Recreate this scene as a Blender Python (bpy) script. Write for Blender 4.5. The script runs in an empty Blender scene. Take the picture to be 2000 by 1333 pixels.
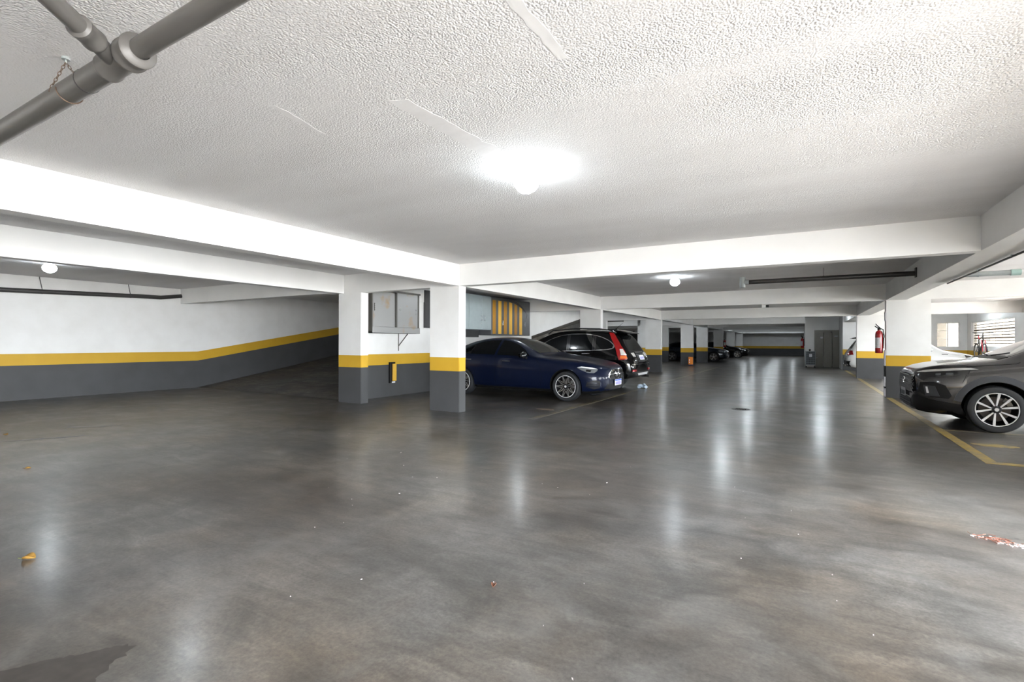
import bpy, bmesh, math, random
import numpy as np
from mathutils import Vector, Matrix
from mathutils.bvhtree import BVHTree
from mathutils.geometry import delaunay_2d_cdt

random.seed(7)
C = bpy.context.scene.collection
PI = math.pi

# ------------------------------------------------------------------ camera
YAW, ROLL, CAM_H, FPX = 0.5282, 0.0031, 1.30, 975.4
cam_d = bpy.data.cameras.new('camera')
cam = bpy.data.objects.new('camera', cam_d)
C.objects.link(cam)
cam_d.sensor_fit = 'HORIZONTAL'
cam_d.sensor_width = 36.0
cam_d.lens = FPX / 2000.0 * 36.0
cam_d.shift_y = 3.16 / 2000.0
cam_d.clip_start = 0.02
cam_d.clip_end = 300
cam.matrix_world = (Matrix.Translation((0, 0, CAM_H)) @ Matrix.Rotation(YAW, 4, 'Z')
                    @ Matrix.Rotation(PI / 2, 4, 'X') @ Matrix.Rotation(ROLL, 4, 'Z'))
bpy.context.scene.camera = cam

# ------------------------------------------------------------------ sky, exposure, lamp strength
vs = bpy.context.scene.view_settings
vs.view_transform = 'Standard'
vs.look = 'None'
vs.gamma = 1.0
vs.use_curve_mapping = False
vs.exposure = 0.68
SKY_STRENGTH = 26.0
LAMP_STRENGTH = 38.0
LAMP_COLOR = (0.86, 0.94, 1.0)
world = bpy.data.worlds.new('world')
bpy.context.scene.world = world
world.use_nodes = True
wn = world.node_tree.nodes
wbg = wn.get('Background')
wbg.inputs['Color'].default_value = (0.90, 0.95, 1.0, 1)
wbg.inputs['Strength'].default_value = SKY_STRENGTH

sun_d = bpy.data.lights.new('sun', 'SUN'); sun_d.energy = 70.0; sun_d.angle = math.radians(0.6)
sun_d.color = (1.0, 0.96, 0.90)
sun = bpy.data.objects.new('sun', sun_d); C.objects.link(sun)
sun.location = (20, 0, 20)
sun.rotation_euler = Vector((0.45, 0.60, 0.66)).to_track_quat('Z', 'Y').to_euler()

def portal(loc, rot, sx, sy):
    l = bpy.data.lights.new('portal', 'AREA')
    l.shape = 'RECTANGLE'; l.size = sx; l.size_y = sy
    l.cycles.is_portal = True
    o = bpy.data.objects.new('portal', l)
    o.location = loc; o.rotation_euler = rot
    C.objects.link(o)

# ------------------------------------------------------------------ the grid of the garage (metres)
HB, HC = 2.350, 2.747            # underside of beams, ceiling
XC, XR = -5.504, 1.719           # right face of left girder, left face of right girder
XO = 3.3                         # unseen roof edge, pulled in to let daylight onto the right floor
XW, XL, XE = -8.60, -14.85, 6.25 # cabinet wall, far left wall, right (window) wall
YB = [7.492, 14.966, 22.66, 30.2, 35.2, 42.6, 50.2, 57.6]
Y0, Y1 = -6.2, 60.3
ZB, ZT = 0.763, 1.02             # yellow band
RAMP_Y, RAMP_S = 7.75, 0.166

# ------------------------------------------------------------------ materials
def new_mat(name):
    m = bpy.data.materials.new(name)
    m.use_nodes = True
    nt = m.node_tree
    return m, nt, nt.nodes, nt.links, nt.nodes['Principled BSDF']

def simple(name, col, rough=0.5, metal=0.0, coat=0.0, emit=0.0, spec=0.5, vary=0.06, vscale=6.0, bump=0.0):
    m, nt, N, L, b = new_mat(name)
    b.inputs['Roughness'].default_value = rough
    b.inputs['Metallic'].default_value = metal
    b.inputs['Coat Weight'].default_value = coat
    b.inputs['Coat Roughness'].default_value = 0.03
    b.inputs['Specular IOR Level'].default_value = spec
    if emit:
        b.inputs['Emission Color'].default_value = (*col, 1)
        b.inputs['Emission Strength'].default_value = emit
    tc = N.new('ShaderNodeTexCoord')
    no = N.new('ShaderNodeTexNoise'); no.inputs['Scale'].default_value = vscale
    no.inputs['Detail'].default_value = 3
    L.new(tc.outputs['Object'], no.inputs['Vector'])
    r = N.new('ShaderNodeValToRGB')
    r.color_ramp.elements[0].position = 0.3
    r.color_ramp.elements[1].position = 0.7
    r.color_ramp.elements[0].color = (*[c * (1 - vary) for c in col], 1)
    r.color_ramp.elements[1].color = (*[min(1, c * (1 + vary)) for c in col], 1)
    L.new(no.outputs['Fac'], r.inputs['Fac'])
    L.new(r.outputs['Color'], b.inputs['Base Color'])
    if bump:
        bp = N.new('ShaderNodeBump'); bp.inputs['Strength'].default_value = bump
        bp.inputs['Distance'].default_value = 0.005
        L.new(no.outputs['Fac'], bp.inputs['Height']); L.new(bp.outputs['Normal'], b.inputs['Normal'])
    return m

WHITE = (0.82, 0.815, 0.80)
YELLOW = (0.70, 0.43, 0.045)
DARK = (0.105, 0.108, 0.112)

def painted(name, ramp=False):
    """white paint over a yellow band over a dark dado; the band climbs with the ramp when asked"""
    m, nt, N, L, b = new_mat(name)
    geo = N.new('ShaderNodeNewGeometry')
    sep = N.new('ShaderNodeSeparateXYZ'); L.new(geo.outputs['Position'], sep.inputs[0])
    z = sep.outputs['Z']
    if ramp:
        s = N.new('ShaderNodeMath'); s.operation = 'SUBTRACT'; s.inputs[1].default_value = RAMP_Y
        L.new(sep.outputs['Y'], s.inputs[0])
        mx = N.new('ShaderNodeMath'); mx.operation = 'MAXIMUM'; mx.inputs[1].default_value = 0
        L.new(s.outputs[0], mx.inputs[0])
        mu = N.new('ShaderNodeMath'); mu.operation = 'MULTIPLY'; mu.inputs[1].default_value = RAMP_S
        L.new(mx.outputs[0], mu.inputs[0])
        su = N.new('ShaderNodeMath'); su.operation = 'SUBTRACT'
        L.new(z, su.inputs[0]); L.new(mu.outputs[0], su.inputs[1]); z = su.outputs[0]
    def gt(v):
        g = N.new('ShaderNodeMath'); g.operation = 'GREATER_THAN'; g.inputs[1].default_value = v
        L.new(z, g.inputs[0]); return g.outputs[0]
    no = N.new('ShaderNodeTexNoise'); no.inputs['Scale'].default_value = 2.3; no.inputs['Detail'].default_value = 6
    L.new(geo.outputs['Position'], no.inputs['Vector'])
    rw = N.new('ShaderNodeValToRGB')
    rw.color_ramp.elements[0].position = 0.25; rw.color_ramp.elements[1].position = 0.6
    rw.color_ramp.elements[0].color = (0.76, 0.75, 0.73, 1); rw.color_ramp.elements[1].color = (*WHITE, 1)
    L.new(no.outputs['Fac'], rw.inputs['Fac'])
    rd = N.new('ShaderNodeValToRGB')
    rd.color_ramp.elements[0].color = (0.050, 0.051, 0.052, 1); rd.color_ramp.elements[1].color = (0.078, 0.079, 0.082, 1)
    L.new(no.outputs['Fac'], rd.inputs['Fac'])
    ry = N.new('ShaderNodeValToRGB')
    ry.color_ramp.elements[0].color = (0.50, 0.29, 0.022, 1); ry.color_ramp.elements[1].color = (0.62, 0.38, 0.035, 1)
    L.new(no.outputs['Fac'], ry.inputs['Fac'])
    m1 = N.new('ShaderNodeMixRGB'); L.new(gt(ZB), m1.inputs['Fac'])
    L.new(rd.outputs[0], m1.inputs['Color1']); L.new(ry.outputs[0], m1.inputs['Color2'])
    m2 = N.new('ShaderNodeMixRGB'); L.new(gt(ZT), m2.inputs['Fac'])
    L.new(m1.outputs[0], m2.inputs['Color1']); L.new(rw.outputs[0], m2.inputs['Color2'])
    L.new(m2.outputs[0], b.inputs['Base Color'])
    b.inputs['Roughness'].default_value = 0.55
    b.inputs['Specular IOR Level'].default_value = 0.3
    fn = N.new('ShaderNodeTexNoise'); fn.inputs['Scale'].default_value = 60; fn.inputs['Detail'].default_value = 3
    L.new(geo.outputs['Position'], fn.inputs['Vector'])
    bp = N.new('ShaderNodeBump'); bp.inputs['Strength'].default_value = 0.12; bp.inputs['Distance'].default_value = 0.004
    L.new(fn.outputs['Fac'], bp.inputs['Height']); L.new(bp.outputs['Normal'], b.inputs['Normal'])
    return m

def ceiling_mat():
    m, nt, N, L, b = new_mat('ceiling_stipple')
    geo = N.new('ShaderNodeNewGeometry')
    pos = geo.outputs['Position']
    n1 = N.new('ShaderNodeTexNoise'); n1.inputs['Scale'].default_value = 1.1; n1.inputs['Detail'].default_value = 5
    mp = N.new('ShaderNodeMapping'); mp.inputs['Scale'].default_value = (0.45, 1.6, 1)
    L.new(pos, mp.inputs['Vector']); L.new(mp.outputs[0], n1.inputs['Vector'])
    r = N.new('ShaderNodeValToRGB')
    r.color_ramp.elements[0].position = 0.3; r.color_ramp.elements[1].position = 0.68
    r.color_ramp.elements[0].color = (0.73, 0.715, 0.71, 1); r.color_ramp.elements[1].color = (0.79, 0.78, 0.778, 1)
    L.new(n1.outputs['Fac'], r.inputs['Fac'])
    n2 = N.new('ShaderNodeTexNoise'); n2.inputs['Scale'].default_value = 70; n2.inputs['Detail'].default_value = 2
    n2.inputs['Roughness'].default_value = 0.6
    L.new(pos, n2.inputs['Vector'])
    v = N.new('ShaderNodeTexVoronoi'); v.inputs['Scale'].default_value = 85; v.feature = 'SMOOTH_F1'; v.inputs['Smoothness'].default_value = 0.35
    L.new(pos, v.inputs['Vector'])
    mm = N.new('ShaderNodeMath'); mm.operation = 'ADD'
    L.new(n2.outputs['Fac'], mm.inputs[0])
    mv = N.new('ShaderNodeMath'); mv.operation = 'MULTIPLY'; mv.inputs[1].default_value = -1.1
    L.new(v.outputs['Distance'], mv.inputs[0]); L.new(mv.outputs[0], mm.inputs[1])
    # smoothed-over patches of plaster: less stipple
    n3 = N.new('ShaderNodeTexNoise'); n3.inputs['Scale'].default_value = 0.8; n3.inputs['Detail'].default_value = 3
    L.new(mp.outputs[0], n3.inputs['Vector'])
    r3 = N.new('ShaderNodeValToRGB'); r3.color_ramp.elements[0].position = 0.35; r3.color_ramp.elements[1].position = 0.6
    r3.color_ramp.elements[0].color = (0.35, 0.35, 0.35, 1)
    L.new(n3.outputs['Fac'], r3.inputs['Fac'])
    bp = N.new('ShaderNodeBump'); bp.inputs['Distance'].default_value = 0.0065
    st = N.new('ShaderNodeMath'); st.operation = 'MULTIPLY'; st.inputs[1].default_value = 0.75
    L.new(r3.outputs[0], st.inputs[0]); L.new(st.outputs[0], bp.inputs['Strength'])
    L.new(mm.outputs[0], bp.inputs['Height']); L.new(bp.outputs['Normal'], b.inputs['Normal'])
    L.new(r.outputs[0], b.inputs['Base Color'])
    b.inputs['Roughness'].default_value = 0.9
    b.inputs['Specular IOR Level'].default_value = 0.15
    return m

def concrete_nodes(nt, lo, mid, hi):
    N, L = nt.nodes, nt.links
    geo = N.new('ShaderNodeNewGeometry'); pos = geo.outputs['Position']
    def noise(scale, detail, rough=0.6, dist=0.0, stretch=None, rot=0.0):
        n = N.new('ShaderNodeTexNoise'); n.inputs['Scale'].default_value = scale; n.inputs['Detail'].default_value = detail
        n.inputs['Roughness'].default_value = rough; n.inputs['Distortion'].default_value = dist
        if stretch:
            mp = N.new('ShaderNodeMapping'); mp.inputs['Rotation'].default_value = (0, 0, rot); mp.inputs['Scale'].default_value = stretch
            L.new(pos, mp.inputs['Vector']); L.new(mp.outputs[0], n.inputs['Vector'])
        else: L.new(pos, n.inputs['Vector'])
        return n
    def ramp(n, p0, c0, p1, c1):
        r = N.new('ShaderNodeValToRGB')
        r.color_ramp.elements[0].position = p0; r.color_ramp.elements[0].color = (*c0, 1)
        r.color_ramp.elements[1].position = p1; r.color_ramp.elements[1].color = (*c1, 1)
        L.new(n.outputs['Fac'], r.inputs['Fac']); return r
    def mul(a, b, fac=1.0):
        m = N.new('ShaderNodeMixRGB'); m.blend_type = 'MULTIPLY'
        if isinstance(fac, float): m.inputs['Fac'].default_value = fac
        else: L.new(fac, m.inputs['Fac'])
        L.new(a, m.inputs['Color1'])
        if isinstance(b, tuple): m.inputs['Color2'].default_value = b
        else: L.new(b, m.inputs['Color2'])
        return m.outputs[0]
    n1 = noise(0.8, 8, 0.62, 0.3, (0.6, 1.0, 1), 0.5)
    r = ramp(n1, 0.30, lo, 0.70, hi)
    e = r.color_ramp.elements.new(0.5); e.color = (*mid, 1)
    # rusty brown tint in broad patches
    r2 = ramp(noise(0.6, 5, 0.6), 0.42, (0, 0, 0), 0.66, (0.95, 0.95, 0.95))
    col = mul(r.outputs[0], (1.0, 0.84, 0.68, 1), r2.outputs[0])
    # trowel streaks, drawn out along the aisle's cross direction
    g3 = (0.62,) * 3; g4 = (1.36,) * 3
    col = mul(col, ramp(noise(5.0, 8, 0.68, 0.7, (0.35, 1.5, 1), -0.25), 0.32, g3, 0.68, g4).outputs[0], 0.85)
    # mottling
    col = mul(col, ramp(noise(2.4, 10, 0.72, 0.9), 0.36, (0.66,) * 3, 0.62, (1.22,) * 3).outputs[0], 0.9)
    # sandy grain
    n3 = noise(48, 6, 0.75)
    col = mul(col, ramp(n3, 0.30, (0.60,) * 3, 0.70, (1.42,) * 3).outputs[0], 0.9)
    return pos, col, n1, n3

def floor_mat():
    m, nt, N, L, b = new_mat('polished_concrete')
    pos, col, n1, n3 = concrete_nodes(nt, (0.040, 0.038, 0.0365), (0.080, 0.076, 0.071), (0.135, 0.129, 0.121))
    def mth(op, a, bb=None):
        q = N.new('ShaderNodeMath'); q.operation = op
        for i, v in enumerate((a, bb)):
            if v is None: continue
            if isinstance(v, (int, float)): q.inputs[i].default_value = v
            else: L.new(v, q.inputs[i])
        return q.outputs[0]
    # pale scuffs
    ns = N.new('ShaderNodeTexNoise'); ns.inputs['Scale'].default_value = 1.6; ns.inputs['Detail'].default_value = 11
    ns.inputs['Roughness'].default_value = 0.62; ns.inputs['Distortion'].default_value = 0.5
    L.new(pos, ns.inputs['Vector'])
    rs = N.new('ShaderNodeValToRGB'); rs.color_ramp.elements[0].position = 0.52; rs.color_ramp.elements[1].position = 0.80
    rs.color_ramp.elements[0].color = (0, 0, 0, 1); rs.color_ramp.elements[1].color = (0.35, 0.35, 0.35, 1)
    L.new(ns.outputs['Fac'], rs.inputs['Fac'])
    ms = N.new('ShaderNodeMixRGB'); ms.inputs['Color2'].default_value = (0.28, 0.275, 0.265, 1)
    L.new(rs.outputs[0], ms.inputs['Fac']); L.new(col, ms.inputs['Color1'])
    # small dark pits
    v = N.new('ShaderNodeTexVoronoi'); v.inputs['Scale'].default_value = 7.0; v.inputs['Randomness'].default_value = 1
    mp = N.new('ShaderNodeMapping'); mp.inputs['Scale'].default_value = (0.6, 1.2, 1); mp.inputs['Rotation'].default_value = (0, 0, 0.3)
    L.new(pos, mp.inputs['Vector']); L.new(mp.outputs[0], v.inputs['Vector'])
    sepc = N.new('ShaderNodeSeparateColor'); L.new(v.outputs['Color'], sepc.inputs[0])
    rad = mth('MULTIPLY', sepc.outputs[0], 0.085)
    pit = mth('LESS_THAN', v.outputs['Distance'], mth('MULTIPLY', rad, sepc.outputs[1]))
    mpit = N.new('ShaderNodeMixRGB'); mpit.inputs['Color2'].default_value = (0.05, 0.048, 0.046, 1)
    L.new(mth('MULTIPLY', pit, 0.75), mpit.inputs['Fac']); L.new(ms.outputs[0], mpit.inputs['Color1'])
    L.new(mpit.outputs[0], b.inputs['Base Color'])
    rr = N.new('ShaderNodeMapRange'); rr.inputs['From Min'].default_value = 0.3; rr.inputs['From Max'].default_value = 0.7
    rr.inputs['To Min'].default_value = 0.30; rr.inputs['To Max'].default_value = 0.42
    L.new(ns.outputs['Fac'], rr.inputs['Value'])
    L.new(rr.outputs[0], b.inputs['Roughness'])
    b.inputs['Coat Weight'].default_value = 0.4
    b.inputs['Coat Roughness'].default_value = 0.2
    b.inputs['Coat IOR'].default_value = 1.5
    b.inputs['Specular IOR Level'].default_value = 0.35
    bp = N.new('ShaderNodeBump'); bp.inputs['Strength'].default_value = 0.16; bp.inputs['Distance'].default_value = 0.006
    hh = mth('SUBTRACT', mth('ADD', n3.outputs['Fac'], mth('MULTIPLY', n1.outputs['Fac'], 1.2)), mth('MULTIPLY', pit, 1.0))
    L.new(hh, bp.inputs['Height']); L.new(bp.outputs['Normal'], b.inputs['Normal'])
    return m

def rough_concrete(name, k=1.0):
    m, nt, N, L, b = new_mat(name)
    pos, col, n1, n3 = concrete_nodes(nt, (0.075 * k, 0.07 * k, 0.065 * k), (0.14 * k, 0.135 * k, 0.125 * k), (0.22 * k, 0.21 * k, 0.195 * k))
    L.new(col, b.inputs['Base Color']); b.inputs['Roughness'].default_value = 0.75
    bp = N.new('ShaderNodeBump'); bp.inputs['Strength'].default_value = 0.5; bp.inputs['Distance'].default_value = 0.01
    L.new(n3.outputs['Fac'], bp.inputs['Height']); L.new(bp.outputs['Normal'], b.inputs['Normal'])
    return m

def faded_paint(name, col, under=(0.22, 0.21, 0.195), keep=0.5, scale=9.0):
    m, nt, N, L, b = new_mat(name)
    geo = N.new('ShaderNodeNewGeometry')
    no = N.new('ShaderNodeTexNoise'); no.inputs['Scale'].default_value = scale; no.inputs['Detail'].default_value = 8
    no.inputs['Roughness'].default_value = 0.65
    L.new(geo.outputs['Position'], no.inputs['Vector'])
    r = N.new('ShaderNodeValToRGB')
    r.color_ramp.elements[0].position = keep - 0.16; r.color_ramp.elements[1].position = keep + 0.16
    r.color_ramp.elements[0].color = (*under, 1); r.color_ramp.elements[1].color = (*col, 1)
    L.new(no.outputs['Fac'], r.inputs['Fac']); L.new(r.outputs[0], b.inputs['Base Color'])
    b.inputs['Roughness'].default_value = 0.4
    return m

def rusty(name, col, rust=(0.33, 0.20, 0.10), amt=0.62, rough=0.4, metal=0.3):
    m, nt, N, L, b = new_mat(name)
    tc = N.new('ShaderNodeNewGeometry')
    no = N.new('ShaderNodeTexNoise'); no.inputs['Scale'].default_value = 3.2; no.inputs['Detail'].default_value = 8
    L.new(tc.outputs['Position'], no.inputs['Vector'])
    r = N.new('ShaderNodeValToRGB')
    r.color_ramp.elements[0].position = amt; r.color_ramp.elements[1].position = amt + 0.16
    r.color_ramp.elements[0].color = (*col, 1); r.color_ramp.elements[1].color = (*rust, 1)
    L.new(no.outputs['Fac'], r.inputs['Fac']); L.new(r.outputs[0], b.inputs['Base Color'])
    b.inputs['Roughness'].default_value = rough; b.inputs['Metallic'].default_value = metal
    return m

M = {
    'wall': painted('painted_wall'), 'wall_ramp': painted('painted_ramp_wall', True),
    'white': simple('white_paint', WHITE, 0.6, vary=0.04, vscale=1.5, spec=0.3),
    'plaster': simple('smooth_plaster', (0.80, 0.79, 0.785), 0.9, vary=0.03, vscale=8, spec=0.15, bump=0.3),
    'ceil': ceiling_mat(), 'floor': floor_mat(), 'ramp': rough_concrete('ramp_concrete', 0.6),
    'yard': simple('yard_concrete', (0.33, 0.32, 0.31), 0.8, vary=0.12, vscale=0.4),
    'line': faded_paint('faded_yellow_line', (0.36, 0.24, 0.035), under=(0.14, 0.13, 0.115), keep=0.47),
    'line_faint': faded_paint('very_faded_yellow_line', (0.22, 0.16, 0.05), under=(0.10, 0.093, 0.083), keep=0.58, scale=3.0),
    'line_orange': faded_paint('faded_orange_mark', (0.30, 0.16, 0.045), under=(0.14, 0.13, 0.115), keep=0.55, scale=30),
    'pvc': simple('grey_pvc', (0.115, 0.109, 0.102), 0.38, vary=0.1, vscale=3),
    'pvc_dark': simple('dark_pipe', (0.038, 0.036, 0.035), 0.4, vary=0.15),
    'pvc_pale': simple('pale_pvc', (0.33, 0.36, 0.36), 0.4),
    'pvc_teal': simple('teal_fitting', (0.36, 0.50, 0.47), 0.35),
    'chain': simple('rusty_chain', (0.16, 0.11, 0.08), 0.6, 0.5),
    'globe': simple('lamp_globe', LAMP_COLOR, 0.3, emit=LAMP_STRENGTH, vary=0.0),
    'lampbase': simple('lamp_base', (0.75, 0.75, 0.73), 0.4),
    'wire': simple('lamp_guard_wire', (0.5, 0.5, 0.48), 0.4, 0.6),
    'steel': rusty('brushed_steel', (0.27, 0.27, 0.27), rust=(0.30, 0.20, 0.11), amt=0.57, metal=0.35, rough=0.38),
    'steel_dark': simple('dark_steel', (0.10, 0.095, 0.085), 0.5, 0.2),
    'bluegrey': simple('pale_blue_grey_enamel', (0.30, 0.35, 0.36), 0.3, vary=0.05),
    'greycab': simple('mid_grey_enamel', (0.085, 0.088, 0.092), 0.35),
    'darkpanel': simple('dark_grey_enamel', (0.045, 0.045, 0.046), 0.5),
    'ochre': simple('ochre_vinyl', (0.40, 0.19, 0.012), 0.4),
    'amber': simple('amber_vinyl', (0.72, 0.42, 0.05), 0.4),
    'blackvinyl': simple('black_vinyl', (0.03, 0.03, 0.032), 0.3),
    'chrome': simple('chrome', (0.75, 0.75, 0.76), 0.12, 1.0, vary=0.02),
    'black': simple('black_plastic', (0.008, 0.008, 0.0085), 0.5, spec=0.25),
    'lattice': simple('grille_grey_plastic', (0.26, 0.26, 0.27), 0.3, 0.3),
    'gloss': simple('gloss_black', (0.008, 0.008, 0.009), 0.12, coat=0.6),
    'matte': simple('matte_black', (0.006, 0.006, 0.006), 0.9, spec=0.1),
    'cladding': simple('charcoal_cladding', (0.035, 0.038, 0.045), 0.5),
    'tyre': simple('tyre_rubber', (0.013, 0.014, 0.016), 0.6, bump=0.1),
    'alloy': simple('bright_alloy', (0.80, 0.80, 0.81), 0.28, 0.45, vary=0.02),
    'alloy_grey': simple('grey_alloy', (0.35, 0.35, 0.34), 0.3, 0.8, vary=0.02),
    'alloy_dark': simple('dark_alloy', (0.02, 0.02, 0.022), 0.35, 0.4),
    'disc': simple('brake_disc', (0.11, 0.10, 0.095), 0.35, 0.8),
    'glass': simple('tinted_glass', (0.002, 0.0025, 0.003), 0.04, spec=0.35, coat=0.0, vary=0.0),
    'windscreen': simple('windscreen_glass', (0.035, 0.037, 0.035), 0.05, coat=0.3, vary=0.0),
    'lens': simple('headlight_lens', (0.20, 0.21, 0.22), 0.08, 0.4, coat=1.0),
    'lens_bright': simple('bright_lamp_strip', (0.62, 0.61, 0.60), 0.12, 0.2, coat=1.0),
    'lens_dark': simple('dark_headlight_lens', (0.03, 0.03, 0.032), 0.08, 0.2, coat=1.0),
    'led': simple('white_led_strip', (0.85, 0.87, 0.9), 0.15, coat=1.0),
    'red': simple('red_lens', (0.30, 0.006, 0.007), 0.12, coat=1.0),
    'clearlens': simple('clear_lens', (0.80, 0.76, 0.72), 0.12, 0.2, coat=1.0),
    'amberlens': simple('amber_lens', (0.75, 0.16, 0.03), 0.15, coat=1.0),
    'plate': simple('number_plate_white', (0.78, 0.78, 0.82), 0.4),
    'plate_blue': simple('number_plate_blue', (0.05, 0.13, 0.55), 0.4),
    'plate_smudge': simple('number_plate_smudge', (0.36, 0.33, 0.62), 0.4, vary=0.25, vscale=40),
    'plate_grey': simple('number_plate_grey', (0.40, 0.40, 0.43), 0.4, vary=0.1),
    'blue': simple('navy_car_paint', (0.002, 0.005, 0.020), 0.4, 0.2, spec=0.15, coat=0.35, vary=0.02),
    'blackcar': simple('black_car_paint', (0.0015, 0.0015, 0.0018), 0.07, 0.0, spec=0.45, coat=0.0, vary=0.02),
    'greycar': simple('graphite_car_paint', (0.036, 0.035, 0.036), 0.24, 0.5, coat=1.0, vary=0.02),
    'whitecar': simple('white_car_paint', (0.72, 0.72, 0.71), 0.25, coat=1.0, vary=0.02),
    'slatecar': simple('slate_blue_car_paint', (0.020, 0.028, 0.042), 0.25, 0.5, coat=1.0, vary=0.02),
    'redpaint': simple('extinguisher_red', (0.36, 0.012, 0.014), 0.25, coat=0.6),
    'paperlabel': simple('paper_label', (0.62, 0.62, 0.64), 0.6, vary=0.15, vscale=30),
    'liftdoor': simple('olive_grey_metal', (0.15, 0.142, 0.12), 0.42, 0.2),
    'liftframe': simple('olive_grey_frame', (0.16, 0.15, 0.125), 0.42, 0.2),
    'winframe': simple('white_window_frame', (0.80, 0.79, 0.77), 0.5),
    'slat': simple('brown_window_bar', (0.085, 0.048, 0.022), 0.5),
    'wirebar': simple('thin_window_wire', (0.12, 0.09, 0.06), 0.5),
    'orange': simple('orange_fabric', (0.85, 0.25, 0.015), 0.55),
    'bluecloth': simple('navy_fabric', (0.03, 0.04, 0.12), 0.6),
    'cage': simple('grey_cage_wire', (0.33, 0.36, 0.38), 0.4, 0.5),
    'cagefill': simple('dark_mesh', (0.03, 0.036, 0.04), 0.7),
    'leaf': simple('dry_yellow_leaf', (0.26, 0.14, 0.025), 0.6, vary=0.35, vscale=40),
    'leafgreen': simple('green_leaf_edge', (0.10, 0.12, 0.03), 0.6),
    'leafbrown': simple('dry_brown_leaf', (0.13, 0.05, 0.025), 0.7, vary=0.3, vscale=40),
    'crumb': simple('pale_paint_flake', (0.50, 0.45, 0.44), 0.8, vary=0.1, vscale=60),
    'crumbred': simple('reddish_debris', (0.22, 0.09, 0.06), 0.8, vary=0.4, vscale=60),
    'stain': simple('dark_oil_stain', (0.045, 0.045, 0.047), 0.35, vary=0.2, vscale=5),
    'wet': simple('damp_dark_concrete', (0.045, 0.039, 0.034), 0.5, vary=0.18, vscale=18, spec=0.3, bump=0.1),
    'iron': simple('cast_iron', (0.09, 0.085, 0.08), 0.5, 0.4),
    'bikeframe': simple('dark_bike_frame', (0.02, 0.021, 0.023), 0.3, coat=0.5),
    'bikered': simple('red_bike_trim', (0.60, 0.02, 0.05), 0.35),
    'teal': simple('teal_patch', (0.20, 0.50, 0.46), 0.6, vary=0.3, vscale=20),
    'lump': simple('pale_blue_plain', (0.45, 0.55, 0.66), 0.4),
}

# ------------------------------------------------------------------ mesh helpers
def link(name, bm, mat, parent=None, smooth=False, angle=40):
    me = bpy.data.meshes.new(name)
    bmesh.ops.recalc_face_normals(bm, faces=bm.faces)
    bm.to_mesh(me); bm.free()
    mats = mat if isinstance(mat, (list, tuple)) else [mat]
    for k in mats:
        me.materials.append(M[k] if isinstance(k, str) else k)
    if smooth:
        for p in me.polygons: p.use_smooth = True
        me.set_sharp_from_angle(angle=math.radians(angle))
    o = bpy.data.objects.new(name, me)
    C.objects.link(o)
    if parent: o.parent = parent
    return o

def tag(o, label, cat, group=None, kind=None):
    o['label'] = label; o['category'] = cat
    if group: o['group'] = group
    if kind: o['kind'] = kind
    return o

def struct(name, label, bm, mat, cat='building part', parent=None, smooth=False):
    o = link(name, bm, mat, parent, smooth)
    if parent is None:
        o['kind'] = 'structure'; o['label'] = label; o['category'] = cat
    return o

def thing(name, label, cat, loc=(0, 0, 0), rz=0.0, group=None):
    o = bpy.data.objects.new(name, None)
    o.empty_display_size = 0.1
    C.objects.link(o)
    o.location = loc; o.rotation_euler = (0, 0, rz)
    return tag(o, label, cat, group)

def dup(root, loc, rz, label=None):
    r = root.copy(); C.objects.link(r); r.location = loc; r.rotation_euler = (0, 0, rz)
    if label: r['label'] = label
    for ch in list(root.children):
        c = ch.copy(); C.objects.link(c); c.parent = r
        for g in ch.children:
            d = g.copy(); C.objects.link(d); d.parent = c
    return r

def box(bm, x0, x1, y0, y1, z0, z1):
    v = [bm.verts.new(p) for p in ((x0, y0, z0), (x1, y0, z0), (x1, y1, z0), (x0, y1, z0),
                                   (x0, y0, z1), (x1, y0, z1), (x1, y1, z1), (x0, y1, z1))]
    for f in ((0, 3, 2, 1), (4, 5, 6, 7), (0, 1, 5, 4), (1, 2, 6, 5), (2, 3, 7, 6), (3, 0, 4, 7)):
        bm.faces.new([v[i] for i in f])
    return v

def B(*a):
    bm = bmesh.new(); box(bm, *a); return bm

def bevel(bm, w, seg=2):
    bmesh.ops.bevel(bm, geom=bm.edges[:], offset=w, segments=seg, affect='EDGES', profile=0.5)
    return bm

def frame_of(d):
    d = d.normalized()
    a = Vector((0, 0, 1)) if abs(d.z) < 0.9 else Vector((1, 0, 0))
    u = d.cross(a).normalized(); w = d.cross(u).normalized()
    return u, w

def tube(bm, pts, r, seg=10, cap=True):
    pts = [Vector(p) for p in pts]
    rings = []
    for i, p in enumerate(pts):
        if i == 0: d = pts[1] - p
        elif i == len(pts) - 1: d = p - pts[-2]
        else: d = (pts[i + 1] - p).normalized() + (p - pts[i - 1]).normalized()
        u, w = frame_of(d)
        rr = r[i] if isinstance(r, (list, tuple)) else r
        rings.append([bm.verts.new(p + (u * math.cos(t) + w * math.sin(t)) * rr)
                      for t in [2 * PI * k / seg for k in range(seg)]])
    for a, b in zip(rings, rings[1:]):
        # align rings by nearest start
        for k in range(seg):
            bm.faces.new((a[k], a[(k + 1) % seg], b[(k + 1) % seg], b[k]))
    if cap:
        bm.faces.new(rings[0][::-1]); bm.faces.new(rings[-1])

def cyl(bm, p0, p1, r, seg=16, r1=None):
    tube(bm, [p0, p1], [r, r if r1 is None else r1], seg)

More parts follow.
